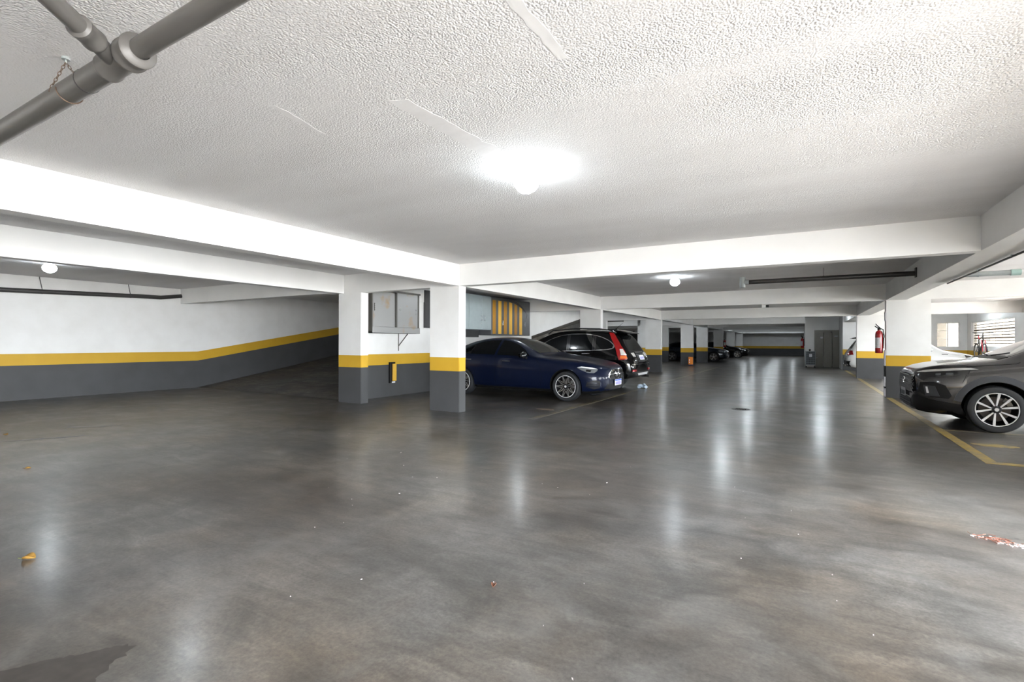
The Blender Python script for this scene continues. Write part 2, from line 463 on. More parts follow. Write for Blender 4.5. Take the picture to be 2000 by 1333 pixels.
def lathe(bm, prof, origin=(0, 0, 0), axis=(0, 0, 1), seg=24, close=False):
    """profile of (radius, height along axis)"""
    o = Vector(origin); d = Vector(axis).normalized(); u, w = frame_of(d)
    rings = []
    for r, h in prof:
        if r < 1e-6:
            rings.append([bm.verts.new(o + d * h)])
        else:
            rings.append([bm.verts.new(o + d * h + (u * math.cos(t) + w * math.sin(t)) * r)
                          for t in [2 * PI * k / seg for k in range(seg)]])
    pairs = list(zip(rings, rings[1:]))
    if close: pairs.append((rings[-1], rings[0]))
    for a, b in pairs:
        if len(a) == 1 and len(b) == 1: continue
        for k in range(seg):
            k2 = (k + 1) % seg
            if len(a) == 1: bm.faces.new((a[0], b[k2], b[k]))
            elif len(b) == 1: bm.faces.new((a[k], a[k2], b[0]))
            else: bm.faces.new((a[k], a[k2], b[k2], b[k]))

def prism(bm, poly, z0, z1, put=lambda a, b, c: (a, b, c)):
    lo = [bm.verts.new(put(a, b, z0)) for a, b in poly]
    hi = [bm.verts.new(put(a, b, z1)) for a, b in poly]
    n = len(poly)
    bm.faces.new(lo[::-1]); bm.faces.new(hi)
    for i in range(n):
        bm.faces.new((lo[i], lo[(i + 1) % n], hi[(i + 1) % n], hi[i]))

# ------------------------------------------------------------------ the setting
struct('floor', 'worn grey-brown polished concrete garage floor', B(XL - 0.3, XE + 0.2, Y0, Y1, -0.2, 0), 'floor', 'floor')
bm = bmesh.new()
box(bm, XE + 0.2, 60, Y0 - 0.2, 90, -0.25, -0.05)
box(bm, -40, 60, -45, Y0 - 0.2, -0.25, -0.05)
struct('ground', 'pale paved yard outside the garage windows', bm, 'yard', 'ground')

RX0, RX1, RY0, RY1 = XL, XW - 0.18, 15.3, 23.5
bm = bmesh.new()
box(bm, XL - 0.3, XO + 0.2, Y0, 5.5, HC, HC + 0.25)
box(bm, XL - 0.3, XE + 0.2, 5.5, RY0, HC, HC + 0.25)
box(bm, RX1, XE + 0.2, RY0, RY1, HC, HC + 0.25)
box(bm, XL - 0.3, XE + 0.2, RY1, Y1, HC, HC + 0.25)
struct('ceiling', 'white stippled plaster ceiling', bm, 'ceil', 'ceiling')
def plaster(label, pts, seed):
    r = random.Random(seed); poly = []
    for a, b_ in zip(pts, pts[1:] + pts[:1]):
        n_ = max(1, int(math.hypot(b_[0] - a[0], b_[1] - a[1]) / .05))
        for k in range(n_): poly.append((a[0] + (b_[0] - a[0]) * k / n_ + r.gauss(0, .006), a[1] + (b_[1] - a[1]) * k / n_ + r.gauss(0, .006)))
    bm = bmesh.new(); prism(bm, poly, HC - .0012, HC + .002)
    struct('plaster_patch', label, bm, 'plaster', 'plaster patch')
plaster('narrow smooth plaster strip on the ceiling at the top of the picture', [(-1.10, 1.6), (-1.03, 1.6), (-1.03, 2.33), (-1.085, 2.31)], 1)
plaster('broad pale plaster patch on the ceiling beside the nearest lamp', [(-2.16, 2.2), (-2.04, 2.26), (-1.96, 3.2), (-2.14, 3.3)], 2)
plaster('short thin plaster streak on the ceiling left of the lamp', [(-2.83, 1.87), (-2.79, 1.9), (-2.87, 2.35), (-2.905, 2.34)], 3)
bm = bmesh.new()
box(bm, RX0 - 0.3, RX1 + 0.2, RY0 - 0.2, RY0, HC + 0.25, 5.2)
box(bm, RX0 - 0.3, RX1 + 0.2, RY1 + 4, RY1 + 4.2, HC + 0.25, 5.2)
box(bm, RX1, RX1 + 0.2, RY0, RY1 + 4, HC + 0.25, 5.2)
box(bm, RX0 - 0.3, RX0, RY0, RY1 + 4, HC + 0.25, 5.2)
box(bm, RX0 - 0.3, RX1 + 0.2, RY0 - 0.2, RY1 + 4.2, 5.2, 5.4)
struct('wall_upper', 'white walls around the head of the ramp', bm, 'white', 'wall')

struct('wall_left', 'long white wall with yellow band rising along the ramp', B(XL - 0.3, XL, Y0, Y1, 0, HC), 'wall_ramp', 'wall')
bm = bmesh.new()
box(bm, XL, XO + 0.2, Y0 - 0.2, Y0, -0.2, HC)
struct('wall_back', 'white wall with yellow band behind the camera', bm, 'wall', 'wall')
struct('wall_far', 'far end wall with yellow band over dark grey', B(XL, XE + 0.2, Y1, Y1 + 0.2, -0.2, HC), 'wall', 'wall')

# ramp slab with its own sloped floor
bm = bmesh.new()
yr = 24.2; zr = (yr - RAMP_Y) * RAMP_S
prism(bm, [(RAMP_Y, 0.004), (yr, zr), (yr + 3.3, zr), (yr + 3.3, zr - 0.22), (yr, zr - 0.22), (RAMP_Y + 1.6, 0.0)], XL, XW - 0.15, lambda a, b, c: (c, a, b))
struct('ramp', 'dark rough concrete ramp climbing beside the left wall', bm, 'ramp', 'ramp')
# cabinet wall then the ramp parapet with its raking underside
yo = 16.15
bm = bmesh.new()
prism(bm, [(7.85, 0), (yo, 0), (yo, 1.54), (22.2, 1.54 + (22.2 - yo) * 0.178), (22.2, HC), (7.85, HC)], XW - 0.15, XW, lambda a, b, c: (c, a, b))
struct('wall_cabinets', 'white wall with yellow band carrying the lockers, raking open under the ramp', bm, 'wall', 'wall')
# grey back room wall seen below the ramp parapet
bm = B(-13.2, -12.95, 16.6, 24.0, 0, 2.1)
struct('wall_storeroom', 'grey wall seen in the opening under the ramp', bm, simple('storeroom_grey', (0.30, 0.29, 0.27), 0.7), 'wall')

# right wall with its openings
bm = bmesh.new()
WZ0, WZ1 = 1.17, 2.25
W_OPEN = [(6.6, 13.6), (15.4, 21.8), (23.45, 28.55)]  # first two are unseen, enlarged to bring more daylight onto the floor
W_Z = [(0.70, 2.25), (0.85, 2.25), (WZ0, WZ1)]
edges = [5.55] + [e for w in W_OPEN for e in w] + [29.35]
for a, b_ in zip(edges[0::2], edges[1::2]):
    box(bm, XE, XE + 0.18, a, b_, 0, HC)
for (a, b_), (z0, z1) in zip(W_OPEN, W_Z):
    box(bm, XE, XE + 0.18, a, b_, 0, z0)
    box(bm, XE, XE + 0.18, a, b_, z1, HC)
struct('wall_right', 'sunlit white wall with yellow band and barred windows', bm, 'wall', 'wall')
struct('beam', 'unseen white edge beam over the opening added for daylight at the right', B(XO, XO + 0.2, Y0, 5.5, HB, HC), 'white', 'beam')
struct('wall_light_block', 'unseen white cross wall added to shade the floor past the daylight opening', B(2.2, XE, 5.5, 5.68, 0, HC), 'wall', 'wall')  # unseen wall placed to keep daylight off the floor beyond it
# wall at the end of the right bay with a small window, and the lift shaft
YE = 29.2
w1 = (5.20, 6.01, WZ0 - 0.02, 2.26)
bm = bmesh.new()
box(bm, 1.66, w1[0], YE, YE + 0.18, 0, HC)
box(bm, w1[1], XE + 0.18, YE, YE + 0.18, 0, HC)
box(bm, w1[0], w1[1], YE, YE + 0.18, 0, w1[2])
box(bm, w1[0], w1[1], YE, YE + 0.18, w1[3], HC)
struct('wall_end_bay', 'bright white end wall with yellow band and small window', bm, 'wall', 'wall')
YLIFT = 32.1
bm = bmesh.new()
box(bm, 0.07, 0.52, YLIFT, YLIFT + 0.2, 0, HC)
box(bm, 0.52, 1.8, YLIFT, YLIFT + 0.2, 2.03, HC)
box(bm, 1.8, 2.2, YLIFT, YLIFT + 0.2, 0, HC)
box(bm, 0.07, 0.27, YLIFT + 0.2, Y1, 0, HC)
box(bm, 0.27, XE + 0.2, YLIFT + 1.8, YLIFT + 2.0, 0, HC)
box(bm, 2.2, 2.4, YE + 0.18, YLIFT + 1.8, 0, HC)
box(bm, 1.66, 1.84, YE + 0.18, YLIFT, 0, HC)
struct('wall_lift', 'pale wall around the lift doors', bm, 'white', 'wall')

# columns -------------------------------------------------------------
def column(name, label, x0, x1, y0, y1, h=HB):
    bm = B(x0, x1, y0, y1, 0, h)
    bmesh.ops.bevel(bm, geom=[e for e in bm.edges if abs(e.verts[0].co.z - e.verts[1].co.z) > 1], offset=0.008, segments=2, affect='EDGES')
    return struct(name, label, bm, 'wall', 'pillar')
left_lab = ['nearest pillar, beside the navy saloon, dark base and yellow band',
            'pillar rising behind the black off-roader roof',
            'pale pillar just right of the black off-roader tail',
            'pillar with the orange suitcase at its foot',
            'grey pillar between the suitcase and the slate saloon nose',
            'pillar carrying a fire extinguisher beyond the slate saloon',
            'narrow far pillar left of the last dark car',
            'farthest pillar of the left row, above the last dark car']
for y, lab in zip(YB, left_lab):
    column('pillar', lab, XC - 0.70, XC, y, y + 0.21)
b_lab = ['pillar at the foot of the ramp, left of the steel cabinet', 'pillar buried in the ramp parapet behind the black off-roader',
         'thin pillar edge seen over the black off-roader antenna', 'dim inner pillar left of the suitcase pillar',
         'dim inner pillar beyond the slate saloon boot', 'dim inner pillar beside the slate saloon roof',
         'dim inner pillar near the far end, closer', 'dim inner pillar nearest the end wall']
for i, (y, lab) in enumerate(zip(YB, b_lab)):
    if i == 1: continue
    else: column('pillar', lab, -8.75, -8.06, y, y + 0.21)
column('pillar', 'right pillar behind the grey crossover nose, with the fire extinguisher', XR, XR + 0.85, YB[1], YB[1] + 0.21)
column('pillar', 'right pillar hiding the white car, left of the extinguisher', XR, XR + 0.85, YB[2], YB[2] + 0.21)
column('pillar', 'right pillar buried in the lift block', XR, XR + 0.5, YB[3], YB[3] + 0.21)

# beams ---------------------------------------------------------------
beam_lab = ['nearest white cross beam above the pillar by the navy saloon', 'white cross beam over the black off-roader tail',
            'third cross beam, warm toned, carrying the little sensor', 'cross beam above the suitcase pillar and lift doors',
            'bluish cross beam beyond the lift', 'far cross beam over the slate saloon', 'far cross beam before the last pillar',
            'last cross beam before the end wall']
for i, (y, lab) in enumerate(zip(YB, beam_lab)):
    bm = bmesh.new()
    xr = XE if i < 3 else 0.07
    if i == 0:
        box(bm, XC, XR, y, y + 0.2, HB, HC)
        box(bm, -8.60, XC - 0.2, y, y + 0.2, HB, HC)
        box(bm, XL, -8.78, y - 0.2, y + 0.05, HB, HC)
        box(bm, XR + 0.4, xr, y, y + 0.2, HB, HC)
    else:
        box(bm, XC, XR if i < 3 else xr, y, y + 0.2, HB, HC)
        box(bm, XW if i == 1 else -8.58, XC - 0.2, y, y + 0.2, HB, HC)
        if i > 2: box(bm, XL, -8.78, y, y + 0.2, HB, HC)
        if i < 3: box(bm, XR + 0.4, xr, y, y + 0.2, HB, HC)
    struct('beam', lab, bm, 'white', 'beam')
struct('girder', 'long white girder running from the camera left to the near pillar row', B(XC - 0.2, XC, Y0, Y1, HB, HC), 'white', 'beam')
struct('girder', 'second long white girder over the ramp-side pillars', B(-8.78, -8.58, Y0, YB[1], HB, HC), 'white', 'beam')
struct('girder', 'broad grey girder over the right pillar row', B(XR, XR + 0.4, Y0, YLIFT, HB, HC), 'white', 'beam')

# windows -------------------------------------------------------------
def window_bars(name, label, y0, y1, z0, z1):
    bm = bmesh.new()
    for a in ((y0, y0 + 0.05, z0, z1), (y1 - 0.05, y1, z0, z1), (y0, y1, z0, z0 + 0.04), (y0, y1, z1 - 0.04, z1)):
        box(bm, XE + 0.03, XE + 0.15, a[0], a[1], a[2], a[3])
    w = struct(name, label, bm, 'winframe', 'window')
    me = None
    n = 8
    for k in range(n):
        z = z0 + 0.04 + (z1 - z0 - 0.08) * (k + 1) / (n + 1)
        if me is None:
            o = link('slat', bevel(B(-0.02, 0.02, y0 + 0.05, y1 - 0.05, -0.013, 0.013), 0.003, 1), 'slat', w)
            me = o.data
        else:
            o = bpy.data.objects.new('slat', me); C.objects.link(o); o.parent = w
        o.location = (XE + 0.09, 0, z)
        if k in (2, 5): o.scale = (1, 1, 2.0)
    nv = int((y1 - y0) / 0.7)
    me = None
    for k in range(1, nv):
        y = y0 + (y1 - y0) * k / nv
        if me is None:
            bm = bmesh.new(); cyl(bm, (0, 0, z0 + 0.04), (0, 0, z1 - 0.04), 0.004, 6)
            o = link('bar', bm, 'wirebar', w); me = o.data
        else:
            o = bpy.data.objects.new('bar', me); C.objects.link(o); o.parent = w
        o.location = (XE + 0.05, y, 0)
    bm = B(XE + 0.115, XE + 0.121, y0 + 0.05, y1 - 0.05, z0 + 0.04, z1 - 0.04)
    link('pane', bm, 'pane_dimmed' if y0 > 22 else GLASSPANE, w)
    return w
GLASSPANE, nt_, N_, L_, b_ = new_mat('clear_pane')
b_.inputs['Transmission Weight'].default_value = 1.0
b_.inputs['Roughness'].default_value = 0.0
b_.inputs['IOR'].default_value = 1.02
GLASSPANE = 'pane_glass'
M['pane_glass'] = bpy.data.materials['clear_pane']
# thin glazing: transparent with a faint reflection
nt_.nodes.clear()
o_ = nt_.nodes.new('ShaderNodeOutputMaterial'); t_ = nt_.nodes.new('ShaderNodeBsdfTransparent')
g_ = nt_.nodes.new('ShaderNodeBsdfGlossy'); mx_ = nt_.nodes.new('ShaderNodeMixShader'); f_ = nt_.nodes.new('ShaderNodeFresnel')
f_.inputs['IOR'].default_value = 1.02
g_.inputs['Roughness'].default_value = 0.02
t_.inputs['Color'].default_value = (0.95, 0.95, 0.94, 1)
nt_.links.new(f_.outputs[0], mx_.inputs[0]); nt_.links.new(t_.outputs[0], mx_.inputs[1])
nt_.links.new(g_.outputs[0], mx_.inputs[2]); nt_.links.new(mx_.outputs[0], o_.inputs[0])

# panes darkened and warmed to tone down the sky in the end-bay windows
M['pane_dimmed'] = M['pane_glass'].copy(); M['pane_dimmed'].name = 'dimmed_pane'
for n_ in M['pane_dimmed'].node_tree.nodes:
    if n_.type == 'BSDF_TRANSPARENT': n_.inputs['Color'].default_value = (0.27, 0.255, 0.232, 1)
wl = ['barred window beside the grey crossover stall', 'barred window in the middle of the right wall', 'wide sunlit window with brown bars behind the bicycle']
for i, (a, b_) in enumerate(W_OPEN):
    z0, z1 = W_Z[i]
    window_bars('window_%d' % (i + 2), wl[i], a, b_, z0, z1)
    portal((XE - 0.02, (a + b_) / 2, (z0 + z1) / 2), (0, PI / 2, 0), z1 - z0, b_ - a)
portal((XO - 0.02, (Y0 + 5.5) / 2, HB / 2), (0, PI / 2, 0), HB, 5.5 - Y0)
bm = bmesh.new()
x0, x1, z0, z1 = w1
for a in ((x0, x0 + 0.03, z0, z1), (x1 - 0.03, x1, z0, z1), (x0, x1, z0, z0 + 0.03), (x0, x1, z1 - 0.03, z1)):
    box(bm, a[0], a[1], YE + 0.02, YE + 0.14, a[2], a[3])
w = struct('window_1', 'small overexposed white-framed window left of the corner', bm, 'winframe', 'window')
xm = (x0 + x1) / 2
link('mullion', B(xm - 0.012, xm + 0.012, YE + 0.04, YE + 0.10, z0 + 0.03, z1 - 0.03), 'winframe', w)
for k in (1, 2):
    z = z0 + (z1 - z0) * k / 3
    link('bar', B(x0 + 0.03, xm - 0.012, YE + 0.05, YE + 0.09, z - 0.006, z + 0.006), 'winframe', w)
    link('bar', B(xm + 0.012, x1 - 0.03, YE + 0.05, YE + 0.09, z - 0.006, z + 0.006), 'winframe', w)
for i in range(2):
    for k in range(3):
        xa, xb = (x0 + 0.03, xm - 0.012) if i == 0 else (xm + 0.012, x1 - 0.03)
        za = z0 + 0.03 + (z1 - z0 - 0.06) * k / 3; zb = z0 + 0.03 + (z1 - z0 - 0.06) * (k + 1) / 3
        link('pane', B(xa, xb, YE + 0.068, YE + 0.072, za, zb), 'pane_dimmed', w)
portal((xm, YE - 0.02, (z0 + z1) / 2), (PI / 2, 0, 0), x1 - x0, z1 - z0)

# ------------------------------------------------------------------ lamps
def lamp_proto(label):
    t = thing('bulkhead_lamp', label, 'lamp', (0, 0, HC), 0, 'round bulkhead lamps on the ceiling')
    bm = bmesh.new(); lathe(bm, [(0, 0), (0.075, 0), (0.078, -0.03), (0.06, -0.045), (0, -0.045)], seg=20)
    link('base', bm, 'lampbase', t, True)
    bm = bmesh.new(); lathe(bm, [(0.062, -0.046), (0.092, -0.070), (0.105, -0.105), (0.100, -0.140), (0.075, -0.172), (0.038, -0.190), (0, -0.195)], seg=18)
    link('globe', bm, 'globe', t, True)
    g = bmesh.new()
    for k in range(2):
        a = k * PI / 2
        tube(g, [(0.115 * math.cos(q) * math.cos(a), 0.115 * math.cos(q) * math.sin(a), -0.075 - 0.130 * math.sin(q)) for q in [PI * j / 10 for j in range(11)]], 0.0025, 5)
    link('guard', g, 'wire', t, True)
    return t
lamps = [(-2.0, 3.66, 'lit ceiling lamp nearest the camera, in the middle of the ceiling'),
         (-2.43, 11.22, 'lit ceiling lamp behind the nearest cross beam'),
         (-11.9, 3.62, 'lit ceiling lamp at the left, beyond the second girder'),
         (-2.3, 17.6, 'ceiling lamp hidden behind the second cross beam'),
         (-2.3, 26.4, 'ceiling lamp hidden behind the third cross beam'),
         (-2.3, 39.0, 'ceiling lamp far down the aisle beyond the lift'),
         (-2.3, 47.0, 'fill lamp added in the last but one bay'), (-2.3, 55.5, 'fill lamp added nearest the far end wall'), (0.7, 26.5, 'unseen fill lamp added in front of the lift doors'), (3.0, 25.6, 'broad unseen fill lamp added over the white car in the right bay'), (5.2, 25.6, 'second broad fill lamp added over the white car, nearest the barred window'), (-6.45, 26.6, 'unseen fill lamp added over the empty stalls left of the aisle'), (-6.45, 33.2, 'unseen fill lamp added over the stalls by the suitcase pillar'), (-6.45, 45.4, 'unseen fill lamp added over the last dark saloon'), (-4.4, 46.8, 'second fill lamp added in the last but one bay'), (-4.4, 55.5, 'second fill lamp added nearest the far end wall'), (-0.9, 55.5, 'third fill lamp added nearest the far end wall'),  # unseen fill lamps, added to brighten the far end, lift and right bay
         (-9.5, 28.0, 'fill lamp added in the dim bay left of the inner pillars'),  # unseen, added to brighten the far left
         (-6.4, 11.3, 'ceiling lamp above the navy saloon, hidden by the girder'),
         (-6.45, 19.0, 'ceiling lamp between the two inner pillars'),
         (-2.2, -3.6, 'ceiling lamp behind the camera'),
         (-11.9, -3.6, 'ceiling lamp behind the camera near the left wall'),
         (-6.7, 3.4, 'ceiling lamp between the two girders at the left')]
p0 = None
for x, y, lab in lamps:
    if p0 is None:
        p0 = lamp_proto(lab); p0.location = (x, y, HC)
    else:
        lp = dup(p0, (x, y, HC), random.random() * 3, lab)
        if y > 15: lp.scale = (1.3, 1.3, 1.0)  # globes of the hidden lamps are widened to give more light
        if 15 < y < 30: lp.scale = (1.75, 1.75, 1.0)
        if x > 0.5: lp.scale = (2.4, 2.4, 1.0)

# ------------------------------------------------------------------ cars
def pchip(keys, s):
    xs = np.array([k[0] for k in keys], float); ys = np.array([k[1] for k in keys], float)
    h = np.diff(xs); d = np.diff(ys) / h
    m = np.zeros(len(xs)); m[0] = d[0]; m[-1] = d[-1]
    for i in range(1, len(xs) - 1):
        if d[i - 1] * d[i] > 0:
            w1_, w2_ = 2 * h[i] + h[i - 1], h[i] + 2 * h[i - 1]
            m[i] = (w1_ + w2_) / (w1_ / d[i - 1] + w2_ / d[i])
    i = int(np.clip(np.searchsorted(xs, s) - 1, 0, len(xs) - 2))
    t = (s - xs[i]) / h[i]
    return float((2*t**3-3*t**2+1)*ys[i] + (t**3-2*t**2+t)*h[i]*m[i] + (-2*t**3+3*t**2)*ys[i+1] + (t**3-t**2)*h[i]*m[i+1])

class Car:
    """local frame: nose at x=0 heading +x (body runs to -L), y to the car's left, z up. s = -x"""
    def __init__(self, spec):
        self.sp = spec
        self.root = None
        self.build_body()

    def build_body(self):
        sp = self.sp; L = sp['L']
        st = [0, .02, .05, .1, .17, .26, .38, .52, .68, .85, 1.02]
        n = int((L - 1.02 - 0.75) / 0.13)
        st += list(np.linspace(1.15, L - 0.75, n))
        st += [L - .62, L - .5, L - .4, L - .3, L - .21, L - .13, L - .07, L - .03, L]
        bm = bmesh.new(); rings = []
        for s in st:
            zt, zs, zb = (pchip(sp[k], s) for k in ('zt', 'zs', 'zb'))
            wb, ws, wr = (pchip(sp[k], s) for k in ('wb', 'ws', 'wr'))
            h = zt - zs; g = zs - zb
            half = [(0, zb), (.55 * wb, zb), (wb - .12, zb + .005), (wb - .035, zb + .06), (wb - .008, zb + .30 * g), (wb, zb + .55 * g),
                    (wb - .006, zb + .80 * g), (ws + .012, zs - .025), (ws - .012, zs + .02 + .05 * h), (ws * .55 + wr * .45 - .004, zs + .47 * h + .01),
                    (wr + .008, zs + .83 * h), (wr * .93, zs + .92 * h), (wr * .72, zs + .972 * h), (wr * .36, zs + .995 * h), (0, zt)]
            ring = [bm.verts.new((-s, y, z)) for y, z in half]
            ring += [bm.verts.new((-s, -y, z)) for y, z in half[-2:0:-1]]
            rings.append(ring)
        m = len(rings[0])
        for a, b in zip(rings, rings[1:]):
            for k in range(m):
                bm.faces.new((a[k], a[(k + 1) % m], b[(k + 1) % m], b[k]))
        for ring in (rings[0], rings[-1]):
            for k in range(14):   # close the end with a ladder of quads
                a, b, c, d = ring[k], ring[k + 1], ring[(m - k - 1) % m], ring[(m - k) % m]
                f = []
                for q in (a, b, c, d):
                    if q not in f: f.append(q)
                if len(f) > 2: bm.faces.new(f)
        bmesh.ops.recalc_face_normals(bm, faces=bm.faces)
        me = bpy.data.meshes.new('body'); bm.to_mesh(me); bm.free()
        o = bpy.data.objects.new('body', me); C.objects.link(o)
        md = o.modifiers.new('s', 'SUBSURF'); md.levels = 1; md.render_levels = 1
        cut = []
        R = sp['R'] + sp.get('gap', .05)
        for s in sp['axles']:
            for sd in (-1, 1):
                cb = bmesh.new()
                yo_ = sp['W'] / 2 + .15
                cyl(cb, (-s, sd * yo_, sp['R']), (-s, sd * (sp['W'] / 2 - .34), sp['R']), R, 40)
                bmesh.ops.recalc_face_normals(cb, faces=cb.faces)
                cm = bpy.data.meshes.new('c'); cb.to_mesh(cm); cb.free()
                co = bpy.data.objects.new('c', cm); C.objects.link(co); cut.append(co)
                b = o.modifiers.new('b', 'BOOLEAN'); b.operation = 'DIFFERENCE'; b.object = co; b.solver = 'EXACT'
        bpy.context.view_layer.update()
        dg = bpy.context.evaluated_depsgraph_get()
        # uncut smooth surface for the decals
        me2 = bpy.data.meshes.new_from_object(o.evaluated_get(dg))
        for co in cut: bpy.data.objects.remove(co, do_unlink=True)
        for mod in list(o.modifiers): 
            if mod.type == 'BOOLEAN': o.modifiers.remove(mod)
        bpy.context.view_layer.update()
        dg = bpy.context.evaluated_depsgraph_get()
        me1 = bpy.data.meshes.new_from_object(o.evaluated_get(dg))
        tb = bmesh.new(); tb.from_mesh(me1); self.bvh = BVHTree.FromBMesh(tb); tb.free()
        bpy.data.objects.remove(o, do_unlink=True); bpy.data.meshes.remove(me1)
        me2.materials.clear(); me2.materials.append(M[sp['paint']]); me2.materials.append(M['matte'])
        for p in me2.polygons:
            p.use_smooth = True; p.material_index = 0
            c = p.center
            for s in sp['axles']:
                if math.hypot(c.x + s, c.z - sp['R']) < R + .004 and abs(c.y) > sp['W'] / 2 - .36:
                    nr = Vector((p.normal.x, 0, p.normal.z)).length
                    if (nr > .75 and (p.normal.x * (c.x + s) + p.normal.z * (c.z - sp['R'])) < 0) or abs(c.y) < sp['W'] / 2 - .3:
                        p.material_index = 1
            if c.z < .26 and p.normal.z < -.6: p.material_index = 1
        me2.set_sharp_from_angle(angle=math.radians(42))
        self.body_mesh = me2

    def patch_bm(self, pts, d, eps=.003, g=.045, skirt=.012, smooth=0):
        """lay a polygon of approximate 3D points onto the body along direction d (from outside inwards -d)"""
        d = Vector(d).normalized()
        u = Vector((0, 0, 1)).cross(d)
        u = Vector((0, 1, 0)) if u.length < .1 else u.normalized()
        w = d.cross(u).normalized()
        P = [Vector((Vector(p).dot(u), Vector(p).dot(w))) for p in pts]
        for _ in range(smooth):
            Q = []
            for i in range(len(P)):
                a, b = P[i], P[(i + 1) % len(P)]
                Q += [a * .75 + b * .25, a * .25 + b * .75]
            P = Q
        R = []
        for i in range(len(P)):
            a, b = P[i], P[(i + 1) % len(P)]
            n = max(1, int((b - a).length / g))
            R += [a + (b - a) * k / n for k in range(n)]
        n0 = len(R)
        def inside(q):
            c = False; j = n0 - 1
            for i in range(n0):
                if (R[i].y > q.y) != (R[j].y > q.y) and q.x < (R[j].x - R[i].x) * (q.y - R[i].y) / (R[j].y - R[i].y + 1e-12) + R[i].x: c = not c
                j = i
            return c
        xs = [p.x for p in R]; ys = [p.y for p in R]
        ins = []
        x = min(xs) + g * .5
        while x < max(xs):
            y = min(ys) + g * .5
            while y < max(ys):
                q = Vector((x, y))
                if inside(q) and min((q - p).length for p in R) > .45 * g: ins.append(q)
                y += g
            x += g
        V, E_, F, _, _, _ = delaunay_2d_cdt(R + ins, [(i, (i + 1) % n0) for i in range(n0)], [], 1, 1e-6)
        bm = bmesh.new(); hit = []
        for v in V:
            o = d * 6 + u * v.x + w * v.y
            loc, nor, idx, dist = self.bvh.ray_cast(o, -d)
            if loc is None:
                o2 = u * v.x + w * v.y
                near = self.bvh.find_nearest(o2 + d * .9)
                loc, nor = near[0], near[1]
            if nor.dot(d) < 0: nor = -nor
            hit.append((loc.copy(), nor.copy()))
        vo = [bm.verts.new(l + n * eps) for l, n in hit]
        for f in F:
            try: bm.faces.new([vo[i] for i in f])
            except ValueError: pass
        bm.edges.ensure_lookup_table()
        be = [e for e in bm.edges if len(e.link_faces) == 1]
        idx = {v: i for i, v in enumerate(vo)}
        low = {}
        for e in be:
            for v in e.verts:
                if v not in low:
                    l, n = hit[idx[v]]
                    low[v] = bm.verts.new(l - n * (skirt - eps))
        for e in be:
            a, b = e.verts
            try: bm.faces.new((a, b, low[b], low[a]))
            except ValueError: pass
        return bm

    def start(self, name, label, cat, loc, rz):
        self.root = thing(name, label, cat, loc, rz)
        b = bpy.data.objects.new('body', self.body_mesh); C.objects.link(b); b.parent = self.root
        self.body = b
        return self.root

    def patch(self, name, pts, d, mat, both=False, parent=None, label=None, **k):
        res = []
        for sd in ((1, -1) if both else (1,)):
            pp = [(p[0], p[1] * sd, p[2]) for p in pts]
            bm = self.patch_bm(pp, (d[0], d[1] * sd, d[2]), **k)
            o = link(name, bm, mat, parent or self.root, True, 50)
            if label: o['label'] = label
            res.append(o)
        return res

    def side(self, name, sz, mat, both=True, **k):
        """polygon given as (s, z) seen from the side"""
        W = self.sp['W'] / 2
        return self.patch(name, [(-s, W, z) for s, z in sz], (0, 1, 0), mat, both, **k)

    def seam(self, sz, w=.006, mat='matte', name='door_seam'):
        """thin dark joint along a polyline on both flanks"""
        for sd in (1, -1):
            bm = bmesh.new(); row = []
            P = []
            for a, b in zip(sz, sz[1:]):
                n = max(1, int(math.hypot(b[0] - a[0], b[1] - a[1]) / .05))
                P += [(a[0] + (b[0] - a[0]) * i / n, a[1] + (b[1] - a[1]) * i / n) for i in range(n)]
            P.append(sz[-1])
            for i, p in enumerate(P):
                q = P[min(i + 1, len(P) - 1)]; r = P[max(i - 1, 0)]
                t = Vector((q[0] - r[0], q[1] - r[1])).normalized()
                n = Vector((-t.y, t.x)) * w / 2
                pr = []
                for e in (-1, 1):
                    loc, nor, _, _ = self.bvh.ray_cast(Vector((-(p[0] + n.x * e), sd * 3, p[1] + n.y * e)), Vector((0, -sd, 0)))
                    if loc is None: pr = None; break
                    pr += [bm.verts.new(loc + nor * .0015 * (1 if nor.y * sd > 0 else -1))]
                if pr: row.append(pr)
            for a, b in zip(row, row[1:]): bm.faces.new((a[0], b[0], b[1], a[1]))
            o = link(name, bm, mat, self.root)

    def arch(self, s, w, mat, name='arch_trim', a0=-12, a1=192, eps=.014):
        R0 = self.sp['R'] + self.sp.get('gap', .05) + .004
        zc = self.sp['R']
        pts = [(s - R0 * math.cos(math.radians(t)), zc + R0 * math.sin(math.radians(t))) for t in np.linspace(a0, a1, 30)]
        pts += [(s - (R0 + w) * math.cos(math.radians(t)), zc + (R0 + w) * math.sin(math.radians(t))) for t in np.linspace(a1, a0, 30)]
        return self.side(name, pts, mat, eps=eps, skirt=.04)

